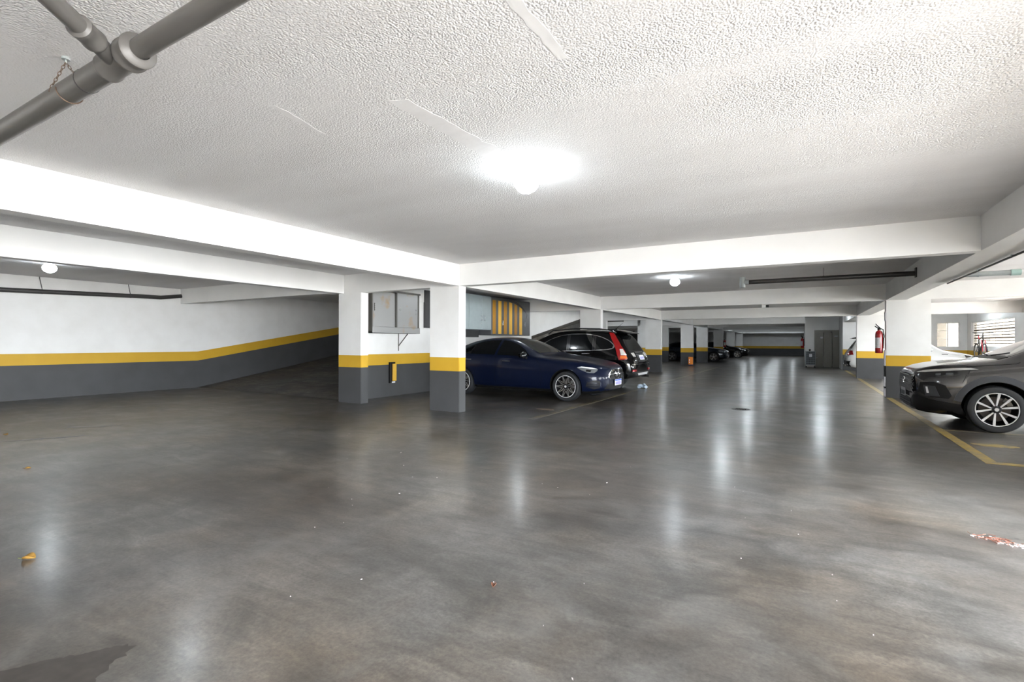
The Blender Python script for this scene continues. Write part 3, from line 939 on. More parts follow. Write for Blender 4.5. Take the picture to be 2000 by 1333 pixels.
    def wheels(self, style, width=.21):
        sp = self.sp; R = sp['R']; rr = sp['rim']
        protos = None
        for s in sp['axles']:
            for sd in (1, -1):
                if protos is None:
                    bm = bmesh.new(); h = width / 2
                    lathe(bm, [(rr - .004, h - .02), (rr + .012, h), (R - .045, h + .006), (R - .018, h - .004), (R - .004, h - .03), (R, h - .06), (R - .006, h - .065), (R - .006, h - .075),
                               (R, h - .08), (R, -h + .08), (R - .006, -h + .075), (R - .006, -h + .065), (R, -h + .06), (R - .004, -h + .03), (R - .02, -h), (rr, -h)], axis=(0, 1, 0), seg=48)
                    w = link('wheel', bm, 'tyre', self.root, True, 30)
                    bm = bmesh.new()
                    lathe(bm, [(rr + .004, h - .012), (rr - .006, h - .002), (rr - .016, h - .012), (rr - .02, h - .05), (rr - .04, -h + .02), (.05, -h + .05), (0, -h + .05)], axis=(0, 1, 0), seg=40)
                    rim = link('rim', bm, ['alloy_dark'], w, True, 30)
                    bm = bmesh.new()
                    lathe(bm, [(rr + .005, h - .010), (rr - .001, h + .002), (rr - .009, h + .001), (rr - .012, h - .010)], axis=(0, 1, 0), seg=48, close=True)
                    link('rim_lip', bm, 'alloy' if style != 'five' else 'alloy_grey', w, True, 60)
                    bm = bmesh.new(); lathe(bm, [(.075, -.01), (rr - .065, -.01), (rr - .065, .004), (.075, .004)], axis=(0, 1, 0), seg=32, close=True)
                    link('brake_disc', bm, 'disc', w, True, 30)
                    bm = bmesh.new()
                    a = math.radians(150)
                    for k in range(5):
                        t0, t1 = a - .35 + .14 * k, a - .35 + .14 * (k + 1)
                        prism(bm, [(math.cos(t0) * (rr - .10), math.sin(t0) * (rr - .10)), (math.cos(t1) * (rr - .10), math.sin(t1) * (rr - .10)),
                                   (math.cos(t1) * (rr - .04), math.sin(t1) * (rr - .04)), (math.cos(t0) * (rr - .04), math.sin(t0) * (rr - .04))], -.02, .03, lambda p, q, c: (p, c, q))
                    link('brake_caliper', bm, 'alloy_grey', w)
                    bm = bmesh.new()
                    def bar(r0, a0, r1, a1, w0, w1_, y0, y1, th=.022):
                        p = Vector((math.cos(a0) * r0, math.sin(a0) * r0)); q = Vector((math.cos(a1) * r1, math.sin(a1) * r1))
                        t = (q - p).normalized(); n = Vector((-t.y, t.x))
                        c = [(p - n * w0, y0), (p + n * w0, y0), (q + n * w1_, y1), (q - n * w1_, y1)]
                        top = [bm.verts.new((v.x, y, v.y)) for v, y in c]
                        bot = [bm.verts.new((v.x * .995, y - th, v.y * .995)) for v, y in c]
                        bm.faces.new(top); bm.faces.new(bot[::-1])
                        for i in range(4): bm.faces.new((top[i], bot[i], bot[(i + 1) % 4], top[(i + 1) % 4]))
                    if style == 'vee':       # ten bright blades in five narrow vees
                        for k in range(5):
                            a = 2 * PI * k / 5 + math.radians(86)
                            for e in (-1, 1):
                                bar(.045, a + e * .14, rr - .006, a + e * .31, .008, .0165, h - .022, h - .006)
                    elif style == 'ypairs':  # five forked spokes
                        for k in range(5):
                            a = 2 * PI * k / 5 + math.radians(90)
                            for e in (-1, 1):
                                bar(.035, a + e * .5, .125, a + e * .17, .0065, .0065, h - .03, h - .02)
                                bar(.120, a + e * .17, rr - .004, a + e * .30, .0065, .0075, h - .02, h - .006)
                                bar(.10, a + e * .628, rr - .004, a + e * .335, .004, .005, h - .035, h - .008)
                    else:
                        for k in range(5):
                            a = 2 * PI * k / 5 + math.radians(90)
                            bar(.04, a, rr - .004, a, .026, .040, h - .02, h - .006, .03)
                    link('spokes', bm, {'vee': 'alloy', 'ypairs': 'alloy_grey', 'five': 'alloy_grey'}[style], w)
                    bm = bmesh.new(); lathe(bm, [(.064, h - .045), (.058, h - .022), (.034, h - .016), (.032, h - .010), (0, h - .008)], axis=(0, 1, 0), seg=24)
                    if style == 'vee':
                        for k in range(5):
                            t = 2 * PI * k / 5 + .3
                            cyl(bm, (math.cos(t) * .05, h - .03, math.sin(t) * .05), (math.cos(t) * .05, h - .014, math.sin(t) * .05), .008, 8)
                    link('hub', bm, 'alloy_dark' if style != 'five' else 'alloy_grey', w, True, 40)
                    bm = bmesh.new(); lathe(bm, [(.026, h - .0095), (.024, h - .006), (.0, h - .005)], axis=(0, 1, 0), seg=20)
                    link('hub_cap', bm, 'alloy', w, True)
                    protos = w
                    o = w
                else:
                    o = protos.copy(); C.objects.link(o); o.parent = self.root
                    for ch in list(protos.children):
                        c = ch.copy(); C.objects.link(c); c.parent = o
                o.location = (-s, sd * (sp['W'] / 2 - width / 2 - .022), R)
                o.rotation_euler = (0, sp.get('spin', 0), 0 if sd > 0 else PI)

    def mirror_pair(self, s, z, paint, ycut=.0):
        for sd in (1, -1):
            y0 = self.sp['W'] / 2 - .03
            bm = bmesh.new()
            bmesh.ops.create_uvsphere(bm, u_segments=18, v_segments=12, radius=1)
            for v in bm.verts:
                x, y, zz = v.co
                v.co = (-s + x * .075 - (0.03 if x < 0 else 0) * 0, sd * (y0 + .13 + y * .115), z + zz * .075 + (.015 * (1 - abs(y))))
            m = link('wing_mirror', bm, paint, self.root, True)
            bm = bmesh.new(); tube(bm, [(-s, sd * (y0 - .06), z - .07), (-s - .01, sd * (y0 + .08), z - .03)], [.025, .03], 8)
            link('mirror_arm', bm, 'black', m)
            bm = bmesh.new(); box(bm, -s - .082, -s - .07, sd * (y0 + .13) - .085, sd * (y0 + .13) + .085, z - .04, z + .06)
            link('mirror_glass', bm, 'glass', m)

    def handle(self, s, z, mat):
        for sd in (1, -1):
            loc, nor, _, _ = self.bvh.ray_cast(Vector((-s, sd * 3, z)), Vector((0, -sd, 0)))
            bm = bmesh.new()
            y = loc.y
            tube(bm, [(-s + .11, y, z), (-s + .09, y + sd * .025, z), (-s - .08, y + sd * .03, z + .003), (-s - .11, y, z + .003)], [.012, .014, .014, .012], 8)
            link('door_handle', bm, mat, self.root, True)

    def plate(self, loc, rot, mats, w=.40, h=.13):
        bm = bevel(B(-.004, .004, -w / 2, w / 2, -h / 2, h / 2), .002, 1)
        p = link('number_plate', bm, mats[0], self.root)
        p.location = loc; p.rotation_euler = rot
        if mats[1]:
            link('plate_band', B(.004, .0055, -w / 2 + .005, w / 2 - .005, h / 2 - .034, h / 2 - .004), mats[1], p)
        bm = bmesh.new()
        box(bm, .004, .0052, -w / 2 + .03, w / 2 - .03, -h / 2 + .016, h / 2 - .046)
        link('plate_characters', bm, mats[2], p)
        return p

def sedan_spec(paint):
    return dict(L=4.75, W=1.82, paint=paint, R=.335, rim=.243, axles=(.86, 3.725),
        zt=[(0, .70), (.03, .745), (.1, .785), (.35, .865), (.8, .945), (1.2, .995), (1.52, 1.035), (1.62, 1.075), (1.9, 1.215), (2.2, 1.345), (2.45, 1.41), (2.8, 1.438), (3.15, 1.425), (3.55, 1.36), (3.9, 1.25), (4.2, 1.13), (4.32, 1.095), (4.6, 1.06), (4.72, 1.0), (4.75, .9)],
        zs=[(0, .60), (.1, .68), (.3, .765), (.6, .83), (1.0, .885), (1.5, .925), (2.2, .945), (3.2, .97), (4.0, .995), (4.4, 1.0), (4.7, .93), (4.75, .8)],
        zb=[(0, .27), (.1, .22), (.4, .175), (1, .18), (3.5, .19), (4.2, .22), (4.55, .29), (4.75, .42)],
        wb=[(0, .42), (.03, .56), (.1, .70), (.2, .795), (.38, .865), (.6, .893), (1, .905), (2.5, .91), (3.8, .91), (4.25, .88), (4.5, .83), (4.68, .74), (4.75, .62)],
        ws=[(0, .36), (.03, .48), (.1, .61), (.25, .73), (.5, .80), (1, .845), (1.6, .865), (2.5, .87), (3.6, .855), (4.2, .81), (4.6, .74), (4.75, .55)],
        wr=[(0, .30), (.1, .50), (.4, .66), (1.0, .70), (1.5, .70), (1.9, .645), (2.3, .575), (2.8, .565), (3.4, .555), (3.9, .53), (4.25, .60), (4.5, .64), (4.75, .45)])

def finish_sedan(car, near=True):
    """glass, lamps, grille and seams of the low saloon"""
    rt = car.root
    car.side('front_side_glass', [(1.80, .99), (1.98, 1.13), (2.2, 1.245), (2.45, 1.325), (2.66, 1.355), (2.70, 1.005), (2.3, .995)], 'glass', g=.05)
    car.side('rear_side_glass', [(2.77, 1.007), (2.735, 1.358), (3.0, 1.355), (3.3, 1.315), (3.6, 1.235), (3.86, 1.115), (3.80, 1.04), (3.5, 1.025)], 'glass', g=.05)
    car.patch('windscreen', [(-1.6, .66, 1.075), (-1.8, .64, 1.17), (-2.28, .50, 1.37), (-2.30, 0, 1.39), (-2.28, -.50, 1.37), (-1.8, -.64, 1.17), (-1.6, -.66, 1.075), (-1.6, 0, 1.085)], (1, 0, .8), 'windscreen', g=.07)
    car.patch('rear_window', [(-4.2, .55, 1.125), (-3.55, .46, 1.35), (-3.5, 0, 1.38), (-3.55, -.46, 1.35), (-4.2, -.55, 1.125), (-4.2, 0, 1.14)], (-1, 0, 1.2), 'glass', g=.07)
    car.seam([(1.62, .93), (1.50, .80), (1.44, .55), (1.50, .25)])
    car.seam([(2.72, 1.0), (2.74, .7), (2.70, .26)])
    car.seam([(3.86, 1.06), (3.72, .83), (3.42, .62), (3.25, .4), (3.22, .27)])
    car.seam([(.62, .89), (1.0, .915), (1.56, .965)], w=.007, name='bonnet_seam')
    car.handle(2.42, .865, 'chrome'); car.handle(3.55, .885, 'chrome')
    car.mirror_pair(1.86, 1.0, 'gloss')
    car.side('sill', [(1.28, .245), (3.28, .25), (3.28, .215), (1.28, .205)], 'black', eps=.008)
    d = (1, .85, .15)
    car.patch('headlight', [(-.20, .66, .725), (-.30, .74, .755), (-.52, .80, .775), (-.62, .835, .755), (-.50, .84, .70), (-.38, .81, .645), (-.27, .75, .64), (-.21, .69, .68)], d, 'lens', True, g=.03, eps=.004)
    car.patch('running_light', [(-.215, .67, .728), (-.30, .74, .758), (-.52, .80, .778), (-.60, .83, .762), (-.52, .82, .757), (-.32, .76, .735)], d, 'led', True, g=.03, eps=.008)
    car.patch('headlight_reflector', [(-.30, .77, .705), (-.40, .81, .715), (-.42, .82, .675), (-.33, .78, .665)], d, 'gloss', True, g=.03, eps=.007)
    gr = car.patch('grille', [(0, .33, .70), (0, .44, .62), (0, .47, .55), (0, .40, .50), (0, 0, .485), (0, -.40, .50), (0, -.47, .55), (0, -.44, .62), (0, -.33, .70), (0, 0, .72)], (1, 0, 0), 'gloss', g=.05, eps=.006)[0]
    for sd in (1, -1):
        bm = car.patch_bm([(0, sd * .47, .612), (0, sd * .05, .628), (0, sd * .05, .608), (0, sd * .47, .596)], (1, 0, 0), eps=.016, g=.04)
        link('grille_bar', bm, 'chrome', gr, True)
    rim_pts = [(0, .33, .705), (0, .45, .62), (0, .48, .55), (0, .41, .492), (0, .39, .50), (0, .46, .55), (0, .43, .617), (0, .32, .695)]
    for sd in (1, -1):
        bm = car.patch_bm([(p[0], p[1] * sd, p[2]) for p in rim_pts], (1, 0, 0), eps=.012, g=.03)
        link('grille_rim', bm, 'chrome', gr, True)
    loc, nor, _, _ = car.bvh.ray_cast(Vector((3, 0, .612)), Vector((-1, 0, 0)))
    bm = bmesh.new()
    ring = [(.095 * math.cos(t), .095 * math.sin(t)) for t in [2 * PI * k / 32 for k in range(33)]]
    tube(bm, [(loc.x + .03, a, loc.z + b) for a, b in ring], .008, 6, cap=False)
    for k in range(3):
        a = PI / 2 + k * 2 * PI / 3
        tube(bm, [(loc.x + .034, 0, loc.z), (loc.x + .03, .092 * math.cos(a), loc.z + .092 * math.sin(a))], [.016, .004], 6)
    link('emblem', bm, 'chrome', gr, True)
    car.patch('lower_grille', [(0, .52, .40), (0, .60, .30), (0, 0, .27), (0, -.60, .30), (0, -.52, .40), (0, 0, .41)], (1, 0, 0), 'black', g=.05, eps=.004)
    iv = [(-.13, .70, .47), (-.20, .77, .50), (-.34, .86, .46), (-.36, .88, .36), (-.22, .80, .30), (-.14, .70, .32)]
    for o in car.patch('bumper_intake', iv, (1, .8, 0), 'black', True, g=.035, eps=.004): pass
    for zz in (.345, .385, .425):
        car.patch('intake_fin', [(-.15, .72, zz), (-.33, .86, zz + .012), (-.33, .86, zz + .024), (-.15, .72, zz + .012)], (1, .8, 0), car.sp['paint'], True, g=.04, eps=.016)
    car.patch('intake_trim', [(-.11, .67, .48), (-.19, .76, .515), (-.35, .87, .47), (-.33, .86, .458), (-.19, .76, .50), (-.12, .68, .467)], (1, .8, 0), car.sp['paint'], True, g=.03, eps=.02)
    car.patch('tail_light', [(-4.5, .80, .98), (-4.72, .62, .97), (-4.72, .60, .86), (-4.45, .84, .88)], (-1, .7, 0), 'red', True, g=.04)

def suv_spec(paint, kind):
    if kind == 'cross':
        return dict(L=4.46, W=1.83, paint=paint, R=.345, rim=.243, axles=(.93, 3.57), gap=.055, spin=.12,
            zt=[(0, .80), (.02, .855), (.06, .895), (.16, .94), (.45, 1.005), (.85, 1.06), (1.0, 1.085), (1.1, 1.125), (1.55, 1.36), (1.95, 1.52), (2.35, 1.59), (2.8, 1.62), (3.4, 1.60), (3.9, 1.54), (4.12, 1.47), (4.3, 1.22), (4.41, 1.0), (4.46, .86)],
            zs=[(0, .72), (.06, .80), (.2, .865), (.5, .925), (.9, .97), (1.3, 1.0), (2.4, 1.04), (3.4, 1.08), (4.1, 1.12), (4.3, 1.06), (4.46, .78)],
            zb=[(0, .30), (.06, .245), (.25, .21), (.6, .20), (1.2, .21), (3.4, .22), (4.0, .26), (4.3, .33), (4.46, .44)],
            wb=[(0, .58), (.03, .66), (.09, .735), (.2, .81), (.4, .875), (.65, .905), (1, .912), (2.5, .912), (3.7, .912), (4.1, .885), (4.35, .80), (4.46, .68)],
            ws=[(0, .55), (.03, .62), (.1, .69), (.25, .765), (.55, .83), (1, .855), (1.6, .865), (2.5, .865), (3.6, .85), (4.1, .81), (4.35, .72), (4.46, .58)],
            wr=[(0, .50), (.1, .60), (.4, .70), (1.0, .72), (1.35, .70), (1.8, .645), (2.2, .60), (2.8, .60), (3.4, .59), (3.9, .565), (4.15, .56), (4.32, .62), (4.46, .5)])
    return dict(L=4.53, W=1.82, paint=paint, R=.345, rim=.235, axles=(.92, 3.54), gap=.05,
        zt=[(0, .74), (.03, .80), (.1, .87), (.35, .955), (.8, 1.04), (1.12, 1.09), (1.25, 1.15), (1.6, 1.385), (1.95, 1.565), (2.3, 1.65), (2.8, 1.68), (3.4, 1.67), (3.85, 1.63), (4.02, 1.585), (4.12, 1.50), (4.24, 1.30), (4.34, 1.13), (4.44, 1.0), (4.5, .88), (4.53, .76)],
        zs=[(0, .66), (.1, .76), (.3, .85), (.7, .93), (1.2, .99), (2.2, 1.03), (3.2, 1.07), (3.9, 1.10), (4.2, 1.10), (4.34, 1.02), (4.46, .88), (4.53, .68)],
        zb=[(0, .34), (.1, .27), (.4, .23), (1.2, .23), (3.4, .24), (4.0, .29), (4.3, .34), (4.53, .42)],
        wb=[(0, .50), (.03, .60), (.1, .71), (.25, .81), (.5, .88), (1, .905), (2.5, .91), (3.7, .91), (4.1, .90), (4.3, .885), (4.44, .84), (4.5, .80), (4.53, .74)],
        ws=[(0, .45), (.1, .64), (.3, .755), (.6, .82), (1.2, .855), (2.5, .865), (3.6, .855), (4.1, .84), (4.3, .81), (4.45, .76), (4.53, .66)],
        wr=[(0, .40), (.2, .58), (.7, .68), (1.2, .70), (1.6, .655), (2.0, .60), (2.8, .595), (3.5, .585), (3.95, .57), (4.1, .60), (4.3, .68), (4.45, .68), (4.53, .58)])

# --- navy saloon ------------------------------------------------------
navy = Car(sedan_spec('blue'))
navy.start('saloon_car', 'navy blue saloon with bright forked wheels parked behind the nearest pillar', 'car', (-3.64, 10.95, 0), math.radians(-1.8))
navy.wheels('ypairs', .225)
finish_sedan(navy)
loc, nor, _, _ = navy.bvh.ray_cast(Vector((3, 0, .42)), Vector((-1, 0, 0)))
navy.plate((loc.x + .03, 0, .42), (0, 0, 0), ('plate', 'plate_blue', 'plate_smudge'))

# --- black off-roader, tail to the aisle ------------------------------
crv = Car(suv_spec('blackcar', 'tall'))
crv.start('off_roader', 'glossy black off-roader with tall red tail lamps backed toward the aisle', 'car', (-8.33, 13.6, 0), PI)
crv.wheels('ypairs', .225)
win = [(1.62, 1.075), (1.85, 1.26), (2.1, 1.405), (2.4, 1.50), (2.8, 1.545), (3.2, 1.535), (3.55, 1.475), (3.82, 1.37), (4.0, 1.235), (3.98, 1.155), (3.8, 1.12), (3.2, 1.09), (2.4, 1.075)]
cx = sum(p[0] for p in win) / len(win); cz = sum(p[1] for p in win) / len(win)
big = [(cx + (p[0] - cx) * 1.014, cz + (p[1] - cz) * 1.055) for p in win]
crv.side('window_chrome', big, 'chrome', eps=.003, g=.06, smooth=1)
crv.side('front_side_glass', [(1.64, 1.08), (1.87, 1.26), (2.1, 1.395), (2.4, 1.492), (2.60, 1.52), (2.64, 1.08)], 'glass', eps=.007, g=.05)
crv.side('rear_side_glass', [(2.72, 1.08), (2.68, 1.53), (3.1, 1.535), (3.36, 1.505), (3.40, 1.105)], 'glass', eps=.007, g=.05)
crv.side('quarter_glass', [(3.48, 1.11), (3.44, 1.49), (3.62, 1.44), (3.82, 1.355), (3.97, 1.24), (3.95, 1.165), (3.8, 1.13)], 'glass', eps=.007, g=.04)
crv.side('window_pillar', [(2.645, 1.085), (2.605, 1.52), (2.675, 1.528), (2.715, 1.085)], 'gloss', eps=.007, g=.05)
crv.side('window_pillar', [(3.405, 1.11), (3.365, 1.50), (3.435, 1.488), (3.475, 1.115)], 'gloss', eps=.007, g=.05)
crv.patch('windscreen', [(-1.22, .66, 1.15), (-1.9, .56, 1.53), (-1.95, 0, 1.56), (-1.9, -.56, 1.53), (-1.22, -.66, 1.15), (-1.2, 0, 1.14)], (1, 0, .8), 'windscreen', g=.07)
crv.patch('rear_window', [(-4.13, .56, 1.47), (-4.2, .66, 1.3), (-4.3, .69, 1.13), (-4.36, 0, 1.10), (-4.3, -.69, 1.13), (-4.2, -.66, 1.3), (-4.13, -.56, 1.47), (-4.1, 0, 1.5)], (-1, 0, .5), 'glass', g=.06)
# spoiler
bm = bmesh.new()
prism(bm, [(3.95, 1.655), (4.05, 1.64), (4.27, 1.575), (4.275, 1.555), (4.1, 1.55), (3.95, 1.59)], -.58, .58, lambda a, b, c: (-a, c, b))
link('spoiler', bevel(bm, .012, 2), 'blackcar', crv.root, True)
for o in crv.patch('tail_light', [(-3.99, .76, 1.60), (-4.07, .70, 1.58), (-4.15, .76, 1.40), (-4.21, .79, 1.22), (-4.29, .79, 1.06), (-4.31, .80, .86), (-4.14, .88, .85), (-4.09, .87, 1.0), (-4.07, .85, 1.2), (-4.01, .80, 1.42)], (-1, .95, .1), 'red', True, g=.04, eps=.012):
    pass
crv.patch('reversing_lens', [(-4.18, .84, 1.13), (-4.23, .80, 1.13), (-4.29, .79, .98), (-4.19, .86, .975)], (-1, .8, 0), 'clearlens', True, g=.03, eps=.022)
crv.patch('indicator_lens', [(-4.18, .87, .96), (-4.29, .80, .96), (-4.31, .79, .89), (-4.18, .88, .885)], (-1, .8, 0), 'amberlens', True, g=.03, eps=.022)
crv.patch('boot_lamp', [(-4.4, .66, 1.03), (-4.4, .44, 1.035), (-4.42, .46, .92), (-4.42, .62, .93)], (-1, 0, .2), 'clearlens', True, g=.04, eps=.012)
crv.patch('boot_garnish', [(-4.4, .36, 1.06), (-4.4, -.36, 1.06), (-4.42, -.36, 1.02), (-4.42, .36, 1.02)], (-1, 0, .2), 'chrome', g=.05, eps=.02)
crv.patch('plate_recess', [(-4.45, .34, 1.01), (-4.45, -.34, 1.01), (-4.5, -.30, .80), (-4.5, .30, .80)], (-1, 0, 0), 'black', g=.05, eps=.006)
loc, nor, _, _ = crv.bvh.ray_cast(Vector((-9, 0, .91)), Vector((1, 0, 0)))
crv.plate((loc.x - .022, 0, .91), (0, math.radians(-22), PI), ('plate', None, 'plate_smudge'))
crv.patch('bumper_chrome', [(-4.5, .80, .745), (-4.5, -.80, .745), (-4.5, -.80, .728), (-4.5, .80, .728)], (-1, 0, 0), 'chrome', g=.05, eps=.008)
crv.patch('bumper_cladding', [(-4.5, .86, .53), (-4.5, -.86, .53), (-4.5, -.80, .40), (-4.5, .80, .40)], (-1, 0, 0), 'black', g=.06, eps=.01)
crv.patch('skid_plate', [(-4.5, .48, .50), (-4.5, -.48, .50), (-4.5, -.42, .44), (-4.5, .42, .44)], (-1, 0, 0), 'alloy', g=.06, eps=.02)
crv.patch('bumper_reflector', [(-4.48, .80, .60), (-4.5, .56, .60), (-4.5, .56, .55), (-4.48, .80, .55)], (-1, .2, 0), 'red', True, g=.04, eps=.016)
bm = bmesh.new(); cyl(bm, (-4.35, -.55, .36), (-4.56, -.55, .36), .032, 14)
link('exhaust_tip', bm, 'chrome', crv.root, True)
bm = bmesh.new(); tube(bm, [(-3.72, 0, 1.64), (-3.80, 0, 1.70)], [.03, .02], 8); tube(bm, [(-3.76, 0, 1.68), (-3.98, 0, 1.86)], [.006, .003], 6)
link('aerial', bm, 'black', crv.root)
for sd in (1, -1):
    bm = bmesh.new(); tube(bm, [(-1.95, sd * .56, 1.55), (-2.1, sd * .58, 1.645), (-2.8, sd * .585, 1.70), (-3.5, sd * .575, 1.685), (-3.8, sd * .565, 1.645), (-3.9, sd * .55, 1.60)], .017, 8)
    link('roof_rail', bm, 'black', crv.root, True)
crv.seam([(1.50, 1.0), (1.38, .8), (1.36, .32)]); crv.seam([(2.68, 1.07), (2.70, .32)]); crv.seam([(3.42, 1.1), (3.38, .9), (3.15, .62), (3.05, .35)])
crv.handle(2.40, .985, 'chrome'); crv.handle(3.22, 1.005, 'chrome')
crv.mirror_pair(1.62, 1.10, 'blackcar')
for s in crv.sp['axles']: crv.arch(s, .05, 'black', a0=-5, a1=185, eps=.01)
crv.side('side_trim', [(1.36, .50), (3.1, .52), (3.1, .46), (1.36, .44)], 'gloss', eps=.012)
crv.patch('headlight', [(-.12, .66, .82), (-.45, .86, .93), (-.42, .88, .80), (-.15, .72, .72)], (1, .8, 0), 'lens', True, g=.05)

# --- grey crossover at the right --------------------------------------
gc = Car(suv_spec('greycar', 'cross'))
gc.start('crossover_car', 'graphite grey crossover with black arch cladding, nose showing at the right', 'car', (1.50, 10.70, 0), PI)
gc.wheels('vee', .225)
d = (1, .75, 0)
GW = 1.83 / 2
gr = gc.patch('grille', [(0, .60, .80), (-.02, .66, .68), (-.03, .67, .56), (0, .50, .515), (0, 0, .51), (0, -.50, .515), (-.03, -.67, .56), (-.02, -.66, .68), (0, -.60, .80), (0, 0, .82)], (1, 0, 0), 'matte', g=.05, eps=.004)[0]
bm = bmesh.new()
# lattice of the grille, laid on the surface
def on_front(y, z, e=.012):
    loc, nor, _, _ = gc.bvh.ray_cast(Vector((3, y, z)), Vector((-1, 0, 0)))
    return None if loc is None else loc + Vector((e, 0, 0))
for k in range(-11, 12):
    for sg in (1, -1):
        P = []
        for t in np.linspace(0, 1, 6):
            y = k * .075 + sg * (t - .5) * .30; z = .535 + t * .255
            if abs(y) < .64:
                q = on_front(y, z)
                if q: P.append(q)
        if len(P) > 1: tube(bm, P, .006, 4)
link('grille_lattice', bm, 'lattice', gr)
bm = gc.patch_bm([(0, .60, .800), (0, .30, .805), (0, -.30, .805), (0, -.60, .800), (0, -.60, .782), (0, 0, .787), (0, .60, .782)], (1, 0, 0), eps=.014, g=.05)
link('grille_bar', bm, 'chrome', gr, True)
bm = bmesh.new(); q = on_front(0, .70, .02)
tube(bm, [(q.x, .075 * math.cos(t), q.z + .05 * math.sin(t)) for t in [2 * PI * k / 24 for k in range(25)]], .007, 6, cap=False)
tube(bm, [(q.x, .03 * math.cos(t), q.z + .045 * math.sin(t)) for t in [2 * PI * k / 24 for k in range(25)]], .006, 6, cap=False)
link('emblem', bm, 'chrome', gr, True)
# headlamps: a long dark lens under a pale upper strip
gc.patch('headlight', [(-.05, .61, .85), (-.12, .68, .88), (-.40, .83, .925), (-.58, .870, .937), (-.72, .895, .918), (-.62, .885, .868), (-.46, .86, .81), (-.28, .81, .79), (-.15, .74, .80), (-.06, .65, .83)], d, 'lens_dark', True, g=.035, eps=.005)
gc.patch('running_light', [(-.05, .61, .85), (-.12, .68, .882), (-.40, .83, .927), (-.60, .875, .939), (-.69, .89, .922), (-.40, .84, .893), (-.14, .71, .858)], d, 'lens_bright', True, g=.035, eps=.012)
gc.patch('lamp_projector', [(-.25, .79, .842), (-.31, .81, .85), (-.31, .815, .82), (-.25, .795, .815)], d, 'lens', True, g=.03, eps=.012)
gc.patch('lamp_projector', [(-.36, .83, .857), (-.44, .85, .862), (-.44, .855, .832), (-.36, .835, .826)], d, 'lens', True, g=.03, eps=.012)
# bumper blades and fog recess
gc.patch('fog_recess', [(-.10, .70, .70), (-.24, .80, .72), (-.36, .86, .67), (-.42, .885, .52), (-.38, .88, .475), (-.20, .80, .475), (-.08, .69, .56)], d, 'black', True, g=.04, eps=.006)
gc.patch('fog_blade', [(-.14, .735, .66), (-.26, .81, .655), (-.30, .84, .50), (-.16, .76, .50)], d, 'cladding', True, g=.04, eps=.016)
gc.patch('fog_light', [(-.17, .755, .64), (-.185, .77, .64), (-.20, .78, .545), (-.18, .765, .545)], d, 'led', True, g=.03, eps=.024)
gc.patch('lower_bumper', [(0, .62, .50), (-.08, .70, .50), (-.20, .80, .45), (-.50, .90, .40), (-.52, .90, .22), (-.2, .80, .23), (0, .60, .27), (0, .5, .42)], d, 'black', True, g=.05, eps=.008)
gc.patch('lower_grille', [(0, .50, .42), (0, .56, .30), (0, 0, .28), (0, -.56, .30), (0, -.50, .42), (0, 0, .43)], (1, 0, 0), 'black', g=.05, eps=.010)
for zz in (.32, .355, .39):
    gc.patch('grille_slat', [(0, .52, zz), (0, -.52, zz), (0, -.52, zz + .012), (0, .52, zz + .012)], (1, 0, 0), 'cladding', g=.06, eps=.022)
gc.patch('front_lip', [(0, .60, .29), (0, 0, .268), (0, -.60, .29), (0, -.58, .27), (0, 0, .25), (0, .58, .27)], (1, 0, 0), 'alloy_grey', g=.05, eps=.014)
q = on_front(0, .505, .03)
gc.plate((q.x, 0, .50), (0, 0, 0), ('plate_grey', None, 'cladding'))
for k, s in enumerate(gc.sp['axles']): gc.arch(s, .085, 'cladding', eps=.018, a0=13 if k == 0 else -10)
gc.side('sill_cladding', [(1.32, .40), (3.18, .41), (3.18, .235), (1.32, .225)], 'cladding', eps=.015)
gc.side('front_side_glass', [(1.42, 1.065), (1.70, 1.22), (2.0, 1.37), (2.35, 1.47), (2.60, 1.495), (2.64, 1.085)], 'glass', g=.05)
gc.side('rear_side_glass', [(2.72, 1.09), (2.68, 1.50), (3.1, 1.495), (3.5, 1.44), (3.80, 1.33), (3.72, 1.15)], 'glass', g=.05)
gc.patch('windscreen', [(-1.10, .68, 1.15), (-1.4, .66, 1.29), (-1.92, .56, 1.48), (-1.95, 0, 1.51), (-1.92, -.56, 1.48), (-1.4, -.66, 1.29), (-1.10, -.68, 1.15), (-1.09, 0, 1.135)], (1, 0, .8), 'windscreen', g=.07)
gc.patch('scuttle', [(-.98, .70, 1.07), (-1.09, .69, 1.13), (-1.08, 0, 1.12), (-1.09, -.69, 1.13), (-.98, -.70, 1.07), (-.97, 0, 1.08)], (1, 0, 2), 'black', g=.06, eps=.006)
gc.patch('rear_window', [(-4.16, .54, 1.40), (-4.28, .62, 1.2), (-4.28, -.62, 1.2), (-4.16, -.54, 1.40)], (-1, 0, .5), 'glass', g=.07)
gc.patch('tail_light', [(-4.3, .78, 1.08), (-4.42, .55, 1.02), (-4.43, .55, .93), (-4.25, .86, .98)], (-1, .8, 0), 'red', True, g=.04)
gc.seam([(.60, .955), (.85, .985), (1.14, 1.012), (1.19, 1.035)], w=.005, name='bonnet_seam')
gc.seam([(1.58, 1.05), (1.42, .85), (1.36, .45)]); gc.seam([(2.68, 1.08), (2.70, .42)]); gc.seam([(3.7, 1.12), (3.5, .85), (3.2, .6), (3.1, .42)])
gc.seam([(.60, .84), (.55, .72)], w=.004, name='bumper_seam')
gc.handle(2.40, .96, 'greycar'); gc.handle(3.25, .985, 'greycar')
gc.mirror_pair(1.55, 1.09, 'greycar')
for sd in (1, -1):
    bm = bmesh.new(); tube(bm, [(-1.03, sd * .1 + .1, 1.125), (-1.09, sd * .45, 1.15), (-1.13, sd * .62, 1.17)], .010, 6)
    link('wiper', bm, 'black', gc.root)
